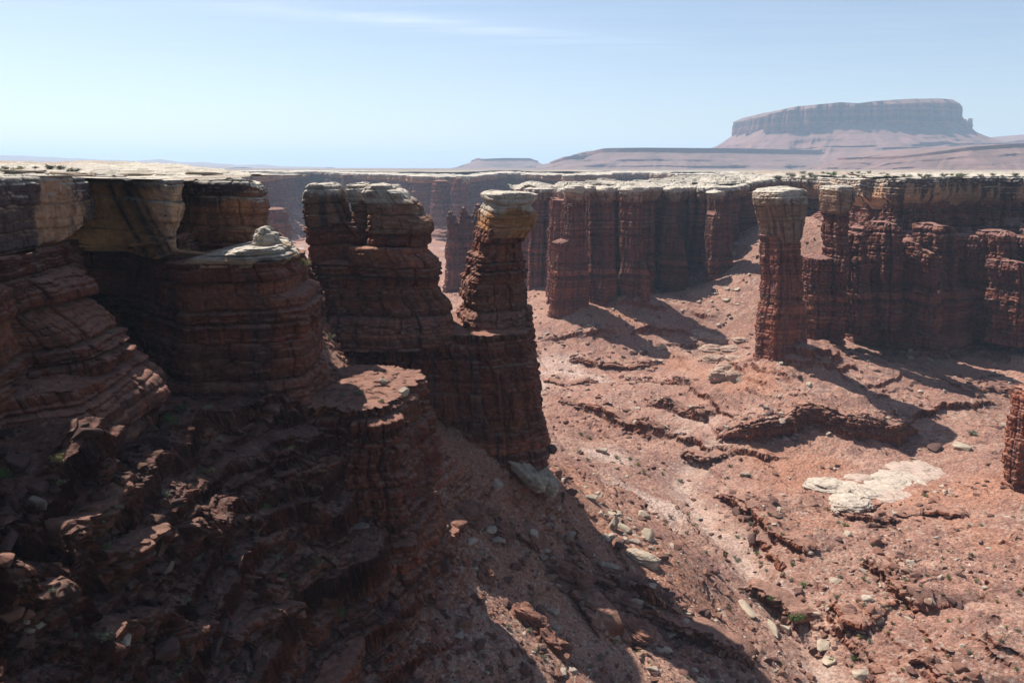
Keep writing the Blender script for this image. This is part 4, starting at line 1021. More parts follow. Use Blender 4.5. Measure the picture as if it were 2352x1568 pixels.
def foot(pts, Y, dep, zoff=0):
    """closed outline from a picture skyline (u, v) at distance Y with a depth"""
    f = [(X_(u, Y, v), Y, Z_(v, Y) + zoff) for u, v in pts]
    k = len(f)
    bk = [(a * 1.0, b + dep * (.55 + .45 * math.sin(math.pi * (i + .5) / k)), c_) for i, (a, b, c_) in enumerate(f)]
    fr_ = [(a, b - dep * .35 * math.sin(math.pi * (i + .5) / k), c_) for i, (a, b, c_) in enumerate(f)]
    return fr_ + bk[::-1]
bt = thing("butte", "large flat-topped red butte with fluted cliffs above a talus skirt, on the right skyline", "butte", (X_(1960, 5000), 5200, -10))
BY = 5000
bu = foot([(1768, 262), (1777, 256), (1796, 251), (1850, 247), (1885, 244), (1921, 247), (1958, 242), (2035, 236), (2110, 233), (2158, 233), (2168, 240)], BY, 900)
o = mesa("cliff", "", bu, [(0, 0), (14, 6), (150, 22), (200, 40)], 701, 4, 34, wig=24, wigs=240, flute=58, fw=110, part="cliff", rough=14); child(o, bt)
bs = foot([(1748, 298), (1790, 292), (1860, 286), (1900, 291), (1958, 286), (2035, 287), (2110, 284), (2178, 282), (2220, 296)], BY, 950)
o = mesa("slope", "", bs, [(0, 0), (60, 95), (122, 200), (130, 205), (134, 290), (150, 296), (180, 420), (190, 425), (235, 640), (242, 650), (300, 1000)], 711, 9, 9, wig=60, wigs=380, part="talus_slope", rough=16, tint=(1.08, 1.0, 1.0)); child(o, bt)
for i, (ul, ur, vt) in enumerate([(2199, 2206, 278), (2204, 2213, 271), (2211, 2219, 275), (2220, 2224, 279), (2225, 2231, 273)]):
    o = tower("pinnacle", [(vt, ul + 2, ur - 2), (vt + 6, ul + 1, ur - 1), (288, ul - 1, ur + 1), (312, ul - 5, ur + 5)], BY + 250, 22, 720 + i * 3, M_FAR, nexp=2.3, dz=3, ds=3,
              disp=dict(big=2, small=1, block=2, rough=7, flute=0, rscale=30), dome=4); child(o, bt)
m1 = thing("mesa", "long low stepped mesa left of the large butte", "mesa", (X_(1500, 4600), 4700, -10))
o = mesa("slope", "", foot([(1345, 352), (1379, 343), (1450, 343), (1568, 344), (1660, 344), (1800, 346), (1960, 347)], 4600, 1100), [(0, 0), (20, 6), (48, 90), (58, 96), (75, 190), (82, 194), (112, 420), (125, 640)], 731, 9, 9, wig=80, wigs=420, part="slope", rough=12); child(o, m1)
o = mesa("slope", "", foot([(1268, 372), (1304, 359), (1340, 358), (1372, 352)], 4550, 500), [(0, 0), (14, 5), (36, 90), (42, 95), (80, 330)], 735, 8, 9, wig=50, wigs=300, part="slope", rough=10); child(o, m1)
m2 = thing("mesa", "small isolated mesa on the horizon near the centre", "mesa", (X_(1155, 6000), 6000, -10))
o = mesa("slope", "", foot([(1082, 369), (1100, 363.5), (1112, 366), (1160, 364), (1217, 364), (1232, 369)], 6000, 700), [(0, 0), (14, 5), (42, 70), (50, 74), (90, 300)], 741, 9, 9, wig=40, wigs=300, part="slope", rough=10); child(o, m2)
m3 = thing("mesa", "banded red ridge low on the right edge in front of the butte", "mesa", (X_(2250, 3000), 3100, -10))
o = mesa("slope", "", foot([(2040, 360), (2090, 352), (2151, 341), (2251, 334), (2340, 331), (2450, 326), (2600, 324)], 3000, 700), [(0, 0), (9, 3), (22, 50), (28, 53), (42, 110), (47, 112), (60, 190), (64, 192), (95, 420)], 751, 6, 9, wig=70, wigs=260, part="slope", rough=9); child(o, m3)
m4 = thing("mesa", "red ridge rising behind the right shoulder of the butte", "mesa", (X_(2400, 5600), 5700, -10))
o = mesa("slope", "", foot([(2300, 326), (2345, 318), (2420, 306), (2600, 290)], 5600, 700), [(0, 0), (20, 8), (60, 120), (70, 126), (240, 700)], 757, 10, 9, wig=60, wigs=300, part="slope", rough=12); child(o, m4)

def hills(name, pts, Y, seed, dep):
    us = np.arange(pts[0][0], pts[-1][0], 2.0); vs = np.interp(us, [p[0] for p in pts], [p[1] for p in pts])
    x = np.array([X_(u, Y, 384) for u in us]); zt = np.array([Z_(v, Y) for v in vs])
    zt = zt + 14 * fbm2(x, x * 0, 420, 5, seed, .6) * np.clip(zt / 60, 0, 1)
    k = np.linspace(-1, 1, 41)
    prof = np.clip(1 - np.abs(k) ** 1.3, 0, 1) ** .8
    V = np.zeros((len(k), len(x), 3), np.float32)
    V[..., 0] = x[None] + 0 * k[:, None]; V[..., 1] = Y + dep * k[:, None]
    V[..., 2] = -30 + (zt[None] + 30) * prof[:, None] + 18 * fbm2(V[..., 0], V[..., 1], 600, 4, seed + 4) * (prof * (1 - prof))[:, None] * 4
    c = np.broadcast_to(np.array([.2, .13, .1], np.float32), V.shape)
    return tag(build(name, V, gridq(len(k), len(x), False), c, M_FAR), kind="structure")
hills("hills", [(-900, 352), (-300, 354), (0, 357), (120, 361), (233, 366), (310, 369), (370, 366), (400, 371), (470, 371), (540, 379), (600, 377), (640, 382), (760, 384)], 10500, 761, 900)
hills("hills", [(-900, 366), (0, 370), (200, 372), (330, 377), (400, 378), (480, 381), (560, 384)], 7600, 765, 700)

# ------------------------------------------------------------------ things lying on the surfaces
dg = bpy.context.evaluated_depsgraph_get()
def hit(u, v):
    a, b, cz = ray(u, v); ln = math.sqrt(a * a + b * b + cz * cz)
    ok, loc, nor, idx, ob, mx = sc.ray_cast(dg, (0, 0, 0), (a / ln, b / ln, cz / ln))
    return (loc, nor, ob) if ok else None
def blob(name, seed, sx, sy, sz, mat, colfn, n=34, m=22, rough=.18, power=2.6, bedded=.1):
    """rounded or slabby rock standing on its base at the origin"""
    ph = np.linspace(0, 2 * np.pi, n, endpoint=False); th_ = np.linspace(-.35 * np.pi, .5 * np.pi, m)
    ex = 2 / power
    f = lambda t: np.sign(t) * np.abs(t) ** ex
    V = np.zeros((m, n, 3), np.float32)
    V[..., 0] = f(np.cos(th_))[:, None] * f(np.cos(ph))[None]; V[..., 1] = f(np.cos(th_))[:, None] * f(np.sin(ph))[None]
    V[..., 2] = f(np.sin(th_))[:, None] + 0 * ph[None]
    d = 1 + rough * 2.2 * fbm3(V[..., 0] + seed, V[..., 1], V[..., 2], .9, 4, seed, .55)
    zz2 = V[..., 2] * 6 + fbm2(V[..., 0], V[..., 1], 1, 2, seed + 3)
    d += bedded * (hash1(np.floor(zz2), seed) - .8 * np.abs(2 * (zz2 - np.floor(zz2)) - 1) ** 5)
    V *= d[..., None]; V[-1] = V[-1].mean(0)
    V *= np.array([sx, sy, sz], np.float32)
    nz = normals(V, True)[..., 2]
    return build(name, V, gridq(m, n, True), colfn(V, nz, seed), mat)
def cpale(V, nz, seed):
    x, y, z = V[..., 0], V[..., 1], V[..., 2]
    c = np.broadcast_to(PALE * np.array([.76, .69, .63], np.float32), V.shape) * (1 + .45 * fbm3(x, y, z * 2, 1.2, 3, seed))[..., None]
    return lerp(c, VARN * 2.0, .55 * sstep(.15, .5, fbm3(x, y, z, 1.7, 3, seed + 5)))
def cred(V, nz, seed):
    x, y, z = V[..., 0], V[..., 1], V[..., 2]
    return np.broadcast_to(np.array([.19, .092, .066], np.float32), V.shape) * (1 + .4 * fbm3(x, y, z * 2, 1.2, 3, seed))[..., None]
def cdark(V, nz, seed):
    x, y, z = V[..., 0], V[..., 1], V[..., 2]
    return np.broadcast_to(np.array([.095, .052, .044], np.float32), V.shape) * (1 + .4 * fbm3(x, y, z * 2, 1.2, 3, seed))[..., None]
def hull(name, seed, colfn, sx=1., sy=1., sz=.7, k=15):
    import bmesh
    r_ = random.Random(seed); bm = bmesh.new()
    for _ in range(k):
        p = [r_.uniform(-1, 1) for _ in range(3)]
        l = max(abs(t) for t in p) ** .5 * (sum(t * t for t in p)) ** .25
        bm.verts.new((p[0] / l * sx, p[1] / l * sy, p[2] / l * sz))
    ch = bmesh.ops.convex_hull(bm, input=bm.verts)
    bmesh.ops.delete(bm, geom=list({g for g in ch["geom_interior"] + ch["geom_unused"] if isinstance(g, bmesh.types.BMVert)}), context='VERTS')
    bmesh.ops.bevel(bm, geom=bm.edges[:], offset=.06, segments=1, affect='EDGES')
    bmesh.ops.triangulate(bm, faces=bm.faces)
    Vv = np.array([v_.co[:] for v_ in bm.verts], np.float32)
    F = np.array([[v_.index for v_ in f_.verts] for f_ in bm.faces]) if bm.verts.index_update() is None else None
    bm.free()
    return Vv, F
ROCKS = {}
for kind_, fn_ in (("pale", cpale), ("red", cred), ("dark", cdark)):
    lst = []
    for q in range(7):
        slab = q % 3 == 0
        Vv, F = hull("r", 900 + q, fn_, 1, random.Random(q).uniform(.6, .9), .34 if slab else random.Random(q + 9).uniform(.5, .8), 13 + q)
        c4 = fn_(Vv, None, 900 + q)
        o = build("boulder", Vv, F, c4, M_BOULDER)
        lst.append(o.data); bpy.data.objects.remove(o)
    ROCKS[kind_] = lst
RNG = random.Random(5)
def px2m(loc, px): return px * (loc[1] * cP - loc[2] * sP) / FV
def put(mesh, name, loc, nor, size, label, cat, group, sink=.25, yaw=None, flat=.6, sc3=(1, 1, 1)):
    o = bpy.data.objects.new(name, mesh); C.objects.link(o)
    from mathutils import Vector
    n_ = Vector((nor[0] * flat, nor[1] * flat, 1)).normalized()
    o.rotation_mode = 'QUATERNION'
    from mathutils import Quaternion
    o.rotation_quaternion = n_.to_track_quat('Z', 'Y') @ Quaternion((0, 0, 1), RNG.uniform(0, 6.28) if yaw is None else yaw)
    o.scale = (size * sc3[0], size * sc3[1], size * sc3[2])
    o.location = (loc[0], loc[1], loc[2] + size * sc3[2] * sink)
    return tag(o, label, cat, group)

# hand-placed boulders: u, v of the foot, width in picture units, kind, label
BOULD = [
 (40,1068,76,'dark',"big dark angular boulder at the left edge under the rounded ledge wall"),
 (88,1120,60,'dark',"dark squarish boulder below the angular one at the left edge"),
 (22,1160,58,'dark',"dark leaning boulder touching the left edge, lowest of three there"),
 (92,1160,30,'dark',"small round dark boulder beside the lowest left-edge boulder"),
 (15,1250,60,'dark',"smooth rounded dark boulder at the left edge above the sunlit stones"),
 (25,1412,60,'red',"sunlit rounded boulder at the left edge, lower left corner area"),
 (60,1415,40,'red',"sunlit flat stone right of the left-edge boulder, lower left"),
 (62,1432,26,'pale',"pale grey upright stone in the sunlit group, lower left"),
 (92,1436,30,'pale',"pale wedge-shaped stone at the right of the sunlit group, lower left"),
 (70,1450,26,'pale',"small pale stone below the sunlit group, lower left"),
 (12,1290,50,'red',"sunlit block at the left edge above a small shrub"),
 (385,1495,56,'dark',"rounded dark boulder low in the shaded slope, bottom left of centre"),
 (500,1470,90,'dark',"long smooth dark boulder lying across the shaded lower slope"),
 (587,1515,56,'dark',"upright rounded dark boulder near the bottom of the shaded slope"),
 (640,1330,34,'red',"sunlit knobby block, upper of two on the shaded slope"),
 (648,1372,48,'red',"sunlit cracked block, larger of two on the shaded slope"),
 (690,1410,36,'red',"sunlit flat-topped block right of the cracked one"),
 (285,1475,40,'pale',"light angular stone in the dark gully near the bottom left"),
 (700,1280,26,'dark',"upright dark stone among shrubs on the shaded slope"),
 (760,880,34,'red',"dark block leaning at the back of the sunlit promontory top"),
 (742,856,30,'red',"sunlit block on the slope under the knob-topped buttress"),
 (880,878,22,'pale',"pale flat stone on the far rim of the promontory top"),
 (928,902,26,'pale',"pale rounded stone at the front corner of the promontory top"),
 (805,940,22,'red',"reddish stone at the front edge of the promontory top"),
 (1142,1118,36,'pale',"light grey slab standing alone on the shaded talus"),
 (1392,1190,26,'pale',"upright pale slab like a tombstone at the talus shadow edge"),
 (1410,1215,46,'pale',"pale slab lying below the upright tombstone slab"),
 (1435,1215,34,'pale',"pale lens-shaped block right of the tombstone slab"),
 (1488,1233,40,'pale',"pale overhanging block casting a dark shadow, right of the debris chute"),
 (1480,1185,28,'pale',"small pale flat stone above the overhanging block"),
 (1425,1250,34,'dark',"brown boulder wedged under the pale debris chute"),
 (1392,1236,26,'pale',"grey rounded slab left of the brown wedged boulder"),
 (1711,1092,22,'pale',"single white block above the dry wash, left of the white slickrock"),
 (1722,1190,30,'dark',"dark rounded boulder, upper of the pair beside the ravine"),
 (1728,1240,32,'dark',"dark boulder with a shrub at its left, beside the ravine"),
 (1695,1180,34,'dark',"dark layered boulder at the head of the ravine"),
 (1718,1405,60,'pale',"long pale slab, upper of two on the slope above the wash"),
 (1775,1445,56,'pale',"long pale slab with a deep shadow, lower of two above the wash"),
 (1890,1485,36,'pale',"pale block beside the sandy wash near the bottom"),
 (1902,1520,38,'pale',"pale block with shrubs at its side in the lower wash"),
 (1977,1552,40,'pale',"white tilted slab at the bottom edge of the picture"),
 (2003,1558,24,'dark',"dark boulder right of the white tilted slab at the bottom"),
 (2185,1380,22,'dark',"dark purple boulder, left of a pair on the right-hand floor"),
 (2203,1392,26,'dark',"dark purple boulder, right of a pair on the right-hand floor"),
 (2133,1405,32,'red',"orange block left of the dark boulder pair"),
 (2110,1385,28,'red',"orange block behind the dark boulder pair"),
 (2010,1248,40,'red',"cracked pinkish block south of the white slickrock"),
 (2030,1250,20,'red',"narrow block leaning on the cracked pinkish block"),
 (2206,1322,22,'dark',"lone dark stone far right on the smooth red slope"),
 (1425,1086,0,'red',""),
 (1382,1038,26,'pale',"white flat stone on the sunlit floor right of the near tower foot"),
 (1262,1032,34,'dark',"dark boulder right at the foot of the near orange-capped tower"),
 (2208,1028,44,'pale',"big pale cracked block at the end of the shaded cliff bench"),
 (2145,1030,34,'dark',"dark round boulder in the shade left of the pale cracked block"),
 (1610,946,22,'red',"reddish block on the mound left of the bench cliff"),
 (1795,950,16,'pale',"pale oval boulder, upper of two on the mound below the pillar"),
 (1797,968,18,'pale',"pale oval boulder, lower of two on the mound below the pillar"),
 (1770,950,24,'dark',"dark boulder left of the two pale ovals on the mound"),
 (1520,800,24,'pale',"round pale boulder in a shadow gap below the fluted fin"),
 (1478,812,20,'dark',"grey block left of the round pale boulder below the fin"),
 (1455,812,18,'dark',"dark grey block in the fin's shadow"),
 (1610,770,18,'pale',"flat pale boulder near the slickrock left of the pillar"),
 (1668,690,20,'pale',"bright squarish boulder at the foot of the boulder chute"),
 (1858,885,18,'pale',"pale boulder at the shadow edge below the pillar"),
]
for u, v, wpx, kd, lab in BOULD:
    if not wpx: continue
    h_ = hit(u, v)
    if not h_: continue
    size = px2m(h_[0], wpx) * .55
    near = v > 1000 and u < 800
    yaw = .9 if lab.startswith(("long pale", "pale slab lying")) else None
    if lab.startswith("long") : s3 = (1.1, .42, .5)
    elif "upright" in lab or "tombstone slab at" in lab: s3 = (.5, .6, 1.6)
    else: s3 = (1, 1, 1)
    put(RNG.choice(ROCKS[kd]), "boulder", h_[0], h_[1], size, lab, "boulder", None, .2, yaw, .5, s3)
# the three large grey slabs below the tower foot
for i, (u, v, lx, ly, lz, lab) in enumerate([(1186,1074,5.6,.9,1.0,"thin long grey slab, left of three lying on the talus below the tower"), (1208,1084,5.4,1.6,1.7,"thick grey slab, middle of three lying on the talus below the tower"),
                                          (1240,1094,5.2,1.9,1.6,"broad pale grey slab, right of three lying on the talus below the tower"), (1474,1284,3.6,1.8,1.6,"large flat pale block on the sunlit slope at the end of the debris chute")]):
    h_ = hit(u, v)
    o = blob("flat_boulder", 950 + i, lx, ly, lz, M_BOULDER, cpale, 60, 40, .12, 3.4, .05)
    o.location = h_[0]; o.rotation_euler = (0, .42 if i < 3 else .1, -.75 if i < 3 else -.35)
    tag(o, lab, "rock slab")
# white slickrock
wo = thing("slickrock_outcrop", "large white rounded slickrock outcrop on the sunlit canyon floor, lower right", "outcrop", tuple(hit(2040, 1125)[0]))
for i, (u, v, wx, wy, hh) in enumerate([(1905,1118,46,20,3.2),(1960,1125,40,22,2.6),(1995,1132,46,26,3.0),(1955,1155,42,22,3.0),(2050,1120,56,30,2.6),(2080,1108,58,34,2.2),(2110,1085,60,36,2.2),(2130,1070,52,30,1.8),(2060,1140,50,16,1.8),(1975,1098,40,14,2.0)]):
    p = pick(u, v); m_ = px2m(p, 1)
    o = blob("lobe", 970 + i, wx * m_ * 1.05, wy * m_ * 2.0, hh * (.62 if i in (0, 3) else .6), M_CAP, lambda V, nz, sd: np.broadcast_to(np.array([.42, .345, .28] if sd < 976 else [.40, .30, .245], np.float32), V.shape) * (1 + .16 * fbm3(V[..., 0], V[..., 1], V[..., 2], 2, 5, sd, .65) - .5 * sstep(.06, .0, np.abs(fbm2(V[..., 0], V[..., 1], 5, 3, sd + 9))))[..., None], 110, 50, .18, 2.6, .06)
    o.location = (p[0] - wo.location[0], p[1] - wo.location[1], p[2] - .6 - wo.location[2]); o.parent = wo
wo2 = thing("slickrock_outcrop", "pale pink humpy slickrock left of the tall capped pillar's foot", "outcrop", tuple(hit(1650, 820)[0]))
for i, (u, v, wx, wy, hh) in enumerate([(1620,770,22,8,2.0),(1650,780,26,9,2.4),(1640,800,30,9,2.4),(1600,760,18,7,1.6),(1675,800,22,9,2.0),(1640,825,26,9,2.6),(1690,825,22,9,2.2),(1665,850,26,9,3.2),(1690,865,24,8,3.0),(1650,868,22,8,3.0),(1700,780,16,8,2.0)]):
    p = pick(u, v); m_ = px2m(p, 1)
    o = blob("lobe", 990 + i, wx * m_, wy * m_ * 2.4, hh, M_CAP, lambda V, nz, sd: np.broadcast_to(np.array([.33, .225, .17], np.float32), V.shape) * (1 + .2 * fbm3(V[..., 0], V[..., 1], V[..., 2], 3, 3, sd))[..., None], 70, 34, .2, 2.4, .06)
    o.location = (p[0] - wo2.location[0], p[1] - wo2.location[1], p[2] - .7 - wo2.location[2]); o.parent = wo2
# groups of boulders that nothing tells apart
def scatter(n, poly, kinds, wmin, wmax, label, group, seed, only=None):
    r_ = random.Random(seed); us = [p[0] for p in poly]; vs = [p[1] for p in poly]; k = 0; tries = 0
    while k < n and tries < n * 12:
        tries += 1
        u = r_.uniform(min(us), max(us)); v = r_.uniform(min(vs), max(vs))
        if not pip(np.array([u]), np.array([v]), poly)[0]: continue
        h_ = hit(u, v)
        if not h_ or h_[1][2] < .45: continue
        size = px2m(h_[0], wmin + (wmax - wmin) * r_.random() ** 2.2) * .55
        put(r_.choice(ROCKS[r_.choice(kinds)]), "boulder", h_[0], h_[1], size, label, "boulder", group, .15); k += 1
scatter(38, [(1660,560),(1740,530),(1735,640),(1690,720),(1640,780),(1590,790),(1560,700),(1620,640)], ['pale'], 6, 19, "pale boulder in the rockfall chute between fluted fin and tall pillar", "boulders of the rockfall chute", 11)
scatter(50, [(1337,1110),(1360,1105),(1515,1230),(1540,1290),(1480,1290),(1400,1230)], ['pale', 'pale', 'red'], 8, 30, "pale slabby boulder in the sunlit debris chute below the near tower", "boulders of the debris chute", 12)
scatter(34, [(1690,880),(1860,880),(2000,940),(2050,985),(1720,970),(1650,960)], ['pale', 'red', 'dark'], 5, 14, "boulder on the sunlit mound below the tall pillar", "boulders on the pillar mound", 13)
scatter(56, [(1620,1150),(1700,1160),(1850,1300),(1900,1500),(2000,1568),(2300,1568),(2200,1350),(2050,1230),(1800,1180)], ['red', 'red', 'red', 'pale', 'dark'], 8, 30, "boulder among the broken ledges of the sunlit canyon floor", "boulders on the canyon floor", 14)
scatter(30, [(1010,1080),(1240,1120),(1560,1320),(1700,1500),(1650,1568),(1200,1568),(1080,1300)], ['red', 'red', 'dark', 'pale', 'red'], 12, 52, "boulder on the talus slope below the near towers", "boulders on the near talus", 15)
scatter(20, [(250,1000),(500,960),(760,1200),(780,1400),(650,1568),(150,1568),(20,1300)], ['dark'], 10, 34, "dark boulder on the shaded near slope", "boulders on the shaded slope", 16)
scatter(11, [(2150,1085),(2190,1100),(2195,1140),(2140,1130)], ['pale'], 6, 14, "pale block in the rubble at the right end of the white slickrock", "blocks beside the white slickrock", 17)
for i, (u, v, sx, sy, sz, yw, lab) in enumerate([(1215,1425,3.2,1.6,2.0,-.6,"long red outcrop on the talus, lowest left of the partly lit ones"), (1265,1480,4.0,2.0,2.2,-.7,"ragged red outcrop near the bottom centre edge"), (1320,1330,3.0,2.2,2.2,-.5,"knobbly red outcrop below the large flat block"),
        (1425,1385,3.4,2.4,2.2,-.5,"red outcrop with pale stones, right of the knobbly one"), (1450,1450,3.6,2.2,2.0,-.4,"red outcrop low in the tower's shadow"), (1150,1225,2.2,1.5,1.6,-.5,"small red outcrop at the foot of the promontory"), (1075,1180,3.0,2.2,1.8,-.3,"sunlit red outcrop just right of the promontory's foot"), (1110,1320,2.0,1.2,1.4,-1.0,"narrow red fin of rock on the partly lit talus")]):
    h_ = hit(u, v)
    o = blob("rock_outcrop", 1050 + i, sx, sy, sz, M_ROCK, lambda V, nz, sd: cred(V, nz, sd) * 1.15, 70, 46, .34, 3.2, .14)
    o.location = h_[0]; o.rotation_euler = (.1, .3, yw); tag(o, lab, "outcrop")
for i, (u, v, sx, sy, sz, yw, lab) in enumerate([(60,396,3.6,1.6,.45,.2,"flat pale slab on the left rim top near the left edge"), (170,402,3.0,1.3,.4,-.2,"flat pale slab on the rim top above the rounded caprock corner"), (330,404,3.2,1.2,.4,.1,"flat pale slab on the rim top above the streaked hollow"), (470,401,3.6,1.5,.5,-.1,"flat pale slab on the rim top above the farthest caprock")]):
    h_ = hit(u, v)
    if not h_: continue
    o = blob("flat_boulder", 1080 + i, sx, sy, sz, M_CAP, cpale, 60, 30, .2, 4, .05)
    o.location = h_[0]; o.rotation_euler = (0, .03, yw); tag(o, lab, "rock slab")
# rubble too small and too much to count
def LEDV(P): return samp(LEDM, P[:, 0], P[:, 1])
SM = [hull("s", 940 + q, None, 1, .8, .6, 9) for q in range(5)]
def rubble(n, seed, where=None, fac=.0011, dens=.35, name='rubble'):
    rs = np.random.RandomState(seed)
    r0 = rs.randint(0, NR, n); c0 = rs.randint(0, NA, n)
    P = V_GROUND[r0, c0]; NZ = NZ_GROUND[r0, c0]
    cl = fbm2(P[:, 0], P[:, 1], 14, 3, seed)
    k = (NZ > .4) & (P[:, 1] < 620) & (rs.rand(n) < dens + 1.3 * cl)
    if where is not None: k &= where(P, NM_GROUND[r0, c0])
    P = P[k]; n = len(P); dist = np.hypot(P[:, 0], P[:, 1])
    sz = (dist * fac * (.6 + 4.2 * rs.rand(n) ** 6)).clip(.08, 1.7)
    vs_, fs_, cs2 = [], [], []; base = 0
    pal = np.array([[.30, .24, .19], [.17, .085, .06], [.12, .062, .05], [.22, .13, .095], [.36, .29, .23]], np.float32)
    which = rs.randint(0, 5, n); ci = rs.choice(5, n, p=[.13, .40, .27, .13, .07]); near = NM_GROUND[r0, c0][k]
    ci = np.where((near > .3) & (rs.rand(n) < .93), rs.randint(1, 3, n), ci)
    for q in range(5):
        idx = np.nonzero(which == q)[0]
        Vv, F = SM[q]; m = len(idx)
        a = rs.rand(m) * 6.28; ca, sa = np.cos(a), np.sin(a); S3 = sz[idx][:, None] * (.7 + .6 * rs.rand(m, 3))
        L_ = Vv[None] * S3[:, None, :]
        W = np.stack([L_[..., 0] * ca[:, None] - L_[..., 1] * sa[:, None], L_[..., 0] * sa[:, None] + L_[..., 1] * ca[:, None], L_[..., 2]], -1) + P[idx][:, None, :]
        vs_.append(W.reshape(-1, 3)); fs_.append((F[None] + (np.arange(m) * len(Vv))[:, None, None]).reshape(-1, 3) + base); base += m * len(Vv)
        cs2.append(np.repeat(pal[ci[idx]] * (1 - .5 * near[idx])[:, None], len(Vv), 0))  # stones on the near slope darkened to match its painted shade
    return tag(build("rubble", np.concatenate(vs_), np.concatenate(fs_), np.concatenate(cs2), M_BOULDER), kind="stuff")
rubble(150000, 31)
rubble(130000, 37, lambda P, nm: (LEDV(P) > .25) & (nm < .5), .0026, .6)
rubble(110000, 33, lambda P, nm: nm > .4, .0034, .35)
rubble(100000, 35, lambda P, nm: (nm < .4) & (P[:, 1] < 185) & (P[:, 0] < 75), .0028, .4)

# shrubs: twigs with many small leaves
def leaf_material(name, cols):
    m = bpy.data.materials.new(name); m.use_nodes = True
    t = m.node_tree; b = t.nodes["Principled BSDF"]; b.inputs["Roughness"].default_value = .8
    at = t.nodes.new("ShaderNodeAttribute"); at.attribute_name = "Col"
    t.links.new(at.outputs["Color"], b.inputs["Base Color"]); b.inputs["Specular IOR Level"].default_value = .1
    return m
M_LEAF = leaf_material("dry_shrub_leaves", None)
def shrub(seed, col, n=420, tall=.8):
    rs = np.random.RandomState(seed)
    nst = 16; tips = []
    vs_, fs_, cs2 = [], [], []; base = 0
    for i in range(nst):
        a = rs.rand() * 6.28; e = .35 + .65 * rs.rand(); r_ = .45 + .55 * rs.rand()
        tip = np.array([math.cos(a) * r_ * e, math.sin(a) * r_ * e, tall * (.45 + .6 * rs.rand()) * (1.15 - .5 * e)])
        tips.append(tip); w_ = .018
        side = np.array([-math.sin(a), math.cos(a), 0]) * w_
        vs_.append(np.array([-side, side, tip])); fs_.append([base, base + 1, base + 2]); base += 3
        cs2.append(np.tile([[.09, .065, .045]], (3, 1)))
    tips = np.array(tips)
    for i in range(n):
        k = rs.randint(nst); f_ = .35 + .7 * rs.rand() ** .6
        p = tips[k] * f_ + rs.randn(3) * .11; p[2] = max(p[2], .02)
        d1 = rs.randn(3); d1 /= np.linalg.norm(d1); d2 = np.cross(d1, rs.randn(3)); d2 /= np.linalg.norm(d2)
        l = .075 * (.6 + .8 * rs.rand())
        vs_.append(np.array([p - d1 * l - d2 * l * .5, p + d1 * l - d2 * l * .5, p + d1 * l * .6 + d2 * l * .7])); fs_.append([base, base + 1, base + 2]); base += 3
        cs2.append(np.tile(np.array(col) * (.65 + .7 * rs.rand()), (3, 1)))
    o = build("shrub", np.concatenate(vs_).astype(np.float32), np.array(fs_), np.concatenate(cs2).astype(np.float32), M_LEAF)
    me = o.data; bpy.data.objects.remove(o)
    return me
SAGE, GREEN, YEL, DARKG = (.20, .20, .135), (.10, .145, .045), (.27, .235, .10), (.06, .075, .038)
SH = {k: [shrub(100 * i + j, c_) for j in range(3)] for i, (k, c_) in enumerate([('sage', SAGE), ('green', GREEN), ('yellow', YEL), ('dark', DARKG)])}
def plant(u, v, wpx, kd, label, group=None, h3=1.0):
    h_ = hit(u, v)
    if not h_: return
    put(RNG.choice(SH[kd]), "shrub", h_[0], (0, 0, 1), px2m(h_[0], wpx) * .55, label, "shrub", group, 0.0, sc3=(1, 1, h3))
for u, v, wpx, kd, lab in [
 (390,972,46,'green',"green shrub in the dark hollow under the knob-topped buttress"), (477,940,28,'sage',"grey shrub right of the green one in the dark hollow"), (420,945,40,'dark',"dark shrub behind the green one in the hollow"),
 (133,1062,48,'yellow',"yellow-green shrub by the dark boulders at left"), (140,1112,38,'sage',"grey-green shrub below the yellow one at left"), (12,1095,44,'green',"green shrub at the left edge between two dark boulders"),
 (383,1140,32,'sage',"sunlit sage shrub on a bright patch of the dark slope"), (612,1168,26,'green',"green shrub on the shaded slope under the promontory"), (487,1084,26,'yellow',"yellow-green shrub on the shaded bench"),
 (667,1034,24,'yellow',"yellow tuft on the shaded wall of the promontory"), (237,1468,50,'sage',"large grey shrub in the gully at bottom left"), (637,1282,36,'sage',"grey shrub left of the upright dark stone"),
 (720,1292,34,'green',"green shrub right of the upright dark stone"), (783,1412,34,'green',"green shrub near the foot of the shaded slope"), (45,1348,24,'sage',"small pale shrub above the sunlit stones, lower left"),
 (825,906,30,'sage',"sage shrub in the middle of the sunlit promontory top"), (877,925,20,'green',"green shrub on the right of the promontory top"), (786,908,20,'sage',"small grey shrub at the left of the promontory top"),
 (756,780,32,'sage',"sage shrub on the lit slope between buttress and tower"), (433,577,16,'yellow',"yellow tuft on the ledge left of the pale knob"), (467,580,12,'green',"small green tuft near the left end of the pale ledge"),
 (257,765,22,'sage',"pale shrub on the sunlit ledge corner at left"), (700,612,40,'yellow',"dry grass clump on the saddle right of the pale knob"),
 (1825,1425,46,'green',"largest green shrub, in the sandy wash low on the right"), (1846,1346,22,'green',"bright green shrub upstream of the largest one"), (1768,1378,22,'green',"green shrub on the left bank of the wash"),
 (1693,1234,14,'green',"small bright green shrub beside the dark boulders"), (1911,1518,20,'green',"green shrub against the pale block in the lower wash"), (1748,1294,18,'sage',"sage shrub on the left of the upper wash"),
 (1820,1298,18,'green',"green shrub under the ledge right of the upper wash"), (2235,1000,30,'sage',"sage shrub behind the pale cracked block"), (1960,1515,22,'green',"dark green shrub near the lower wash bank"), (2123,1140,14,'green',"green shrub at the right foot of the white slickrock")]:
    plant(u, v, wpx, kd, lab)
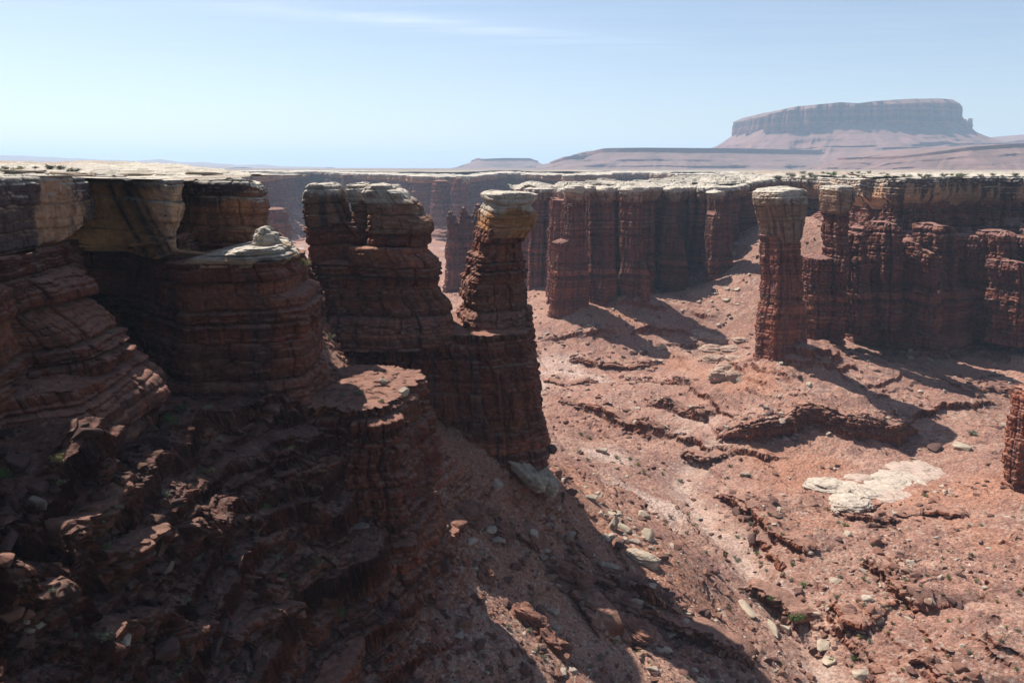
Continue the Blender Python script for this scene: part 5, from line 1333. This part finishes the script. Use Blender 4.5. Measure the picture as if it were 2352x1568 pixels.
for x_, y_, wpx, kd in [(40,160,22,'sage'),(110,175,26,'yellow'),(145,150,14,'green'),(95,185,16,'sage'),(245,152,14,'dark'),(340,158,26,'dark'),(420,160,24,'dark'),(515,178,26,'dark'),(580,198,14,'yellow'),(635,197,16,'dark'),(875,240,18,'sage'),(630,252,12,'sage'),(785,206,10,'dark'),(370,190,16,'yellow'),(330,196,12,'sage'),(10,170,14,'sage'),(470,172,10,'dark'),(300,176,14,'sage')]:
    plant(x_ / 3, 336.9 + y_ / 3, wpx * 1.35, kd, "small shrub on the pale flat top of the left rim", "shrubs on the left rim", .7)
for x_, y_ in [(830,93),(750,110),(830,122),(640,124),(660,134),(965,90),(965,114),(1000,97),(910,120),(1165,92),(1210,91),(1205,113),(1245,110),(1285,88),(1375,105),(1410,102),(1415,138),(1450,134),(1520,110),(1630,108),(1690,116),(1855,106),(1935,110),(2050,112),(2135,106),(1750,128),(770,136),(1560,116),(1660,122),(1400,116),(880,106),(1040,106),(1900,118),(2200,112),(2290,110),(1330,118),(720,100),(1110,112),(1480,122),(1800,112)]:
    plant(1568 + x_ / 3, 368.5 + y_ / 3, RNG.uniform(11, 26), RNG.choice(['green', 'dark', 'sage', 'sage']), "shrub on the pale plateau behind the right rim", "shrubs on the right rim", .8)
def scrub(n, poly, wmin, wmax, label, group, seed, kinds):
    r_ = random.Random(seed); us = [p[0] for p in poly]; vs = [p[1] for p in poly]; k = 0; tries = 0
    while k < n and tries < n * 10:
        tries += 1
        u = r_.uniform(min(us), max(us)); v = r_.uniform(min(vs), max(vs))
        if not pip(np.array([u]), np.array([v]), poly)[0]: continue
        h_ = hit(u, v)
        if not h_ or h_[1][2] < .6: continue
        put(r_.choice(SH[r_.choice(kinds)]), "shrub", h_[0], (0, 0, 1), px2m(h_[0], r_.uniform(wmin, wmax)) * .55, label, "shrub", group, 0.0); k += 1
scrub(120, [(1260,960),(1550,1050),(1900,1080),(2340,1180),(2340,1560),(1800,1560),(1560,1300)], 8, 19, "low desert shrub on the open sunlit canyon floor", "shrubs on the canyon floor", 41, ['sage', 'sage', 'green', 'yellow', 'dark'])
scrub(50, [(1060,1400),(1250,1330),(1500,1400),(1650,1568),(1120,1568)], 9, 22, "dry shrub on the partly lit talus at bottom centre", "shrubs on the talus", 42, ['sage', 'yellow', 'sage'])
scrub(30, [(200,1020),(480,960),(760,1220),(760,1420),(620,1560),(200,1560),(60,1250)], 12, 26, "grey-green shrub on the dark shaded slope", "shrubs on the shaded slope", 43, ['sage', 'dark', 'green'])

# ------------------------------------------------------------------ haze
hz = 15000.0
hm = bpy.data.materials.new("thin_desert_haze"); hm.use_nodes = True
for n_ in list(hm.node_tree.nodes):
    if n_.type == 'BSDF_PRINCIPLED': hm.node_tree.nodes.remove(n_)
pv = hm.node_tree.nodes.new("ShaderNodeVolumePrincipled")
pv.inputs["Color"].default_value = (.53, .74, .98, 1)
pv.inputs["Density"].default_value = 0.85e-4
pv.inputs["Anisotropy"].default_value = 0.1
hm.node_tree.links.new(pv.outputs[0], hm.node_tree.nodes["Material Output"].inputs["Volume"])
bx = np.array([(-hz, -300, -140), (hz, -300, -140), (hz, 26000, -140), (-hz, 26000, -140), (-hz, -300, 430), (hz, -300, 430), (hz, 26000, 430), (-hz, 26000, 430)], np.float32)
hazeo = build("haze", bx, np.array([(0, 3, 2, 1), (4, 5, 6, 7), (0, 1, 5, 4), (1, 2, 6, 5), (2, 3, 7, 6), (3, 0, 4, 7)]), None, hm)
tag(hazeo, kind="stuff")
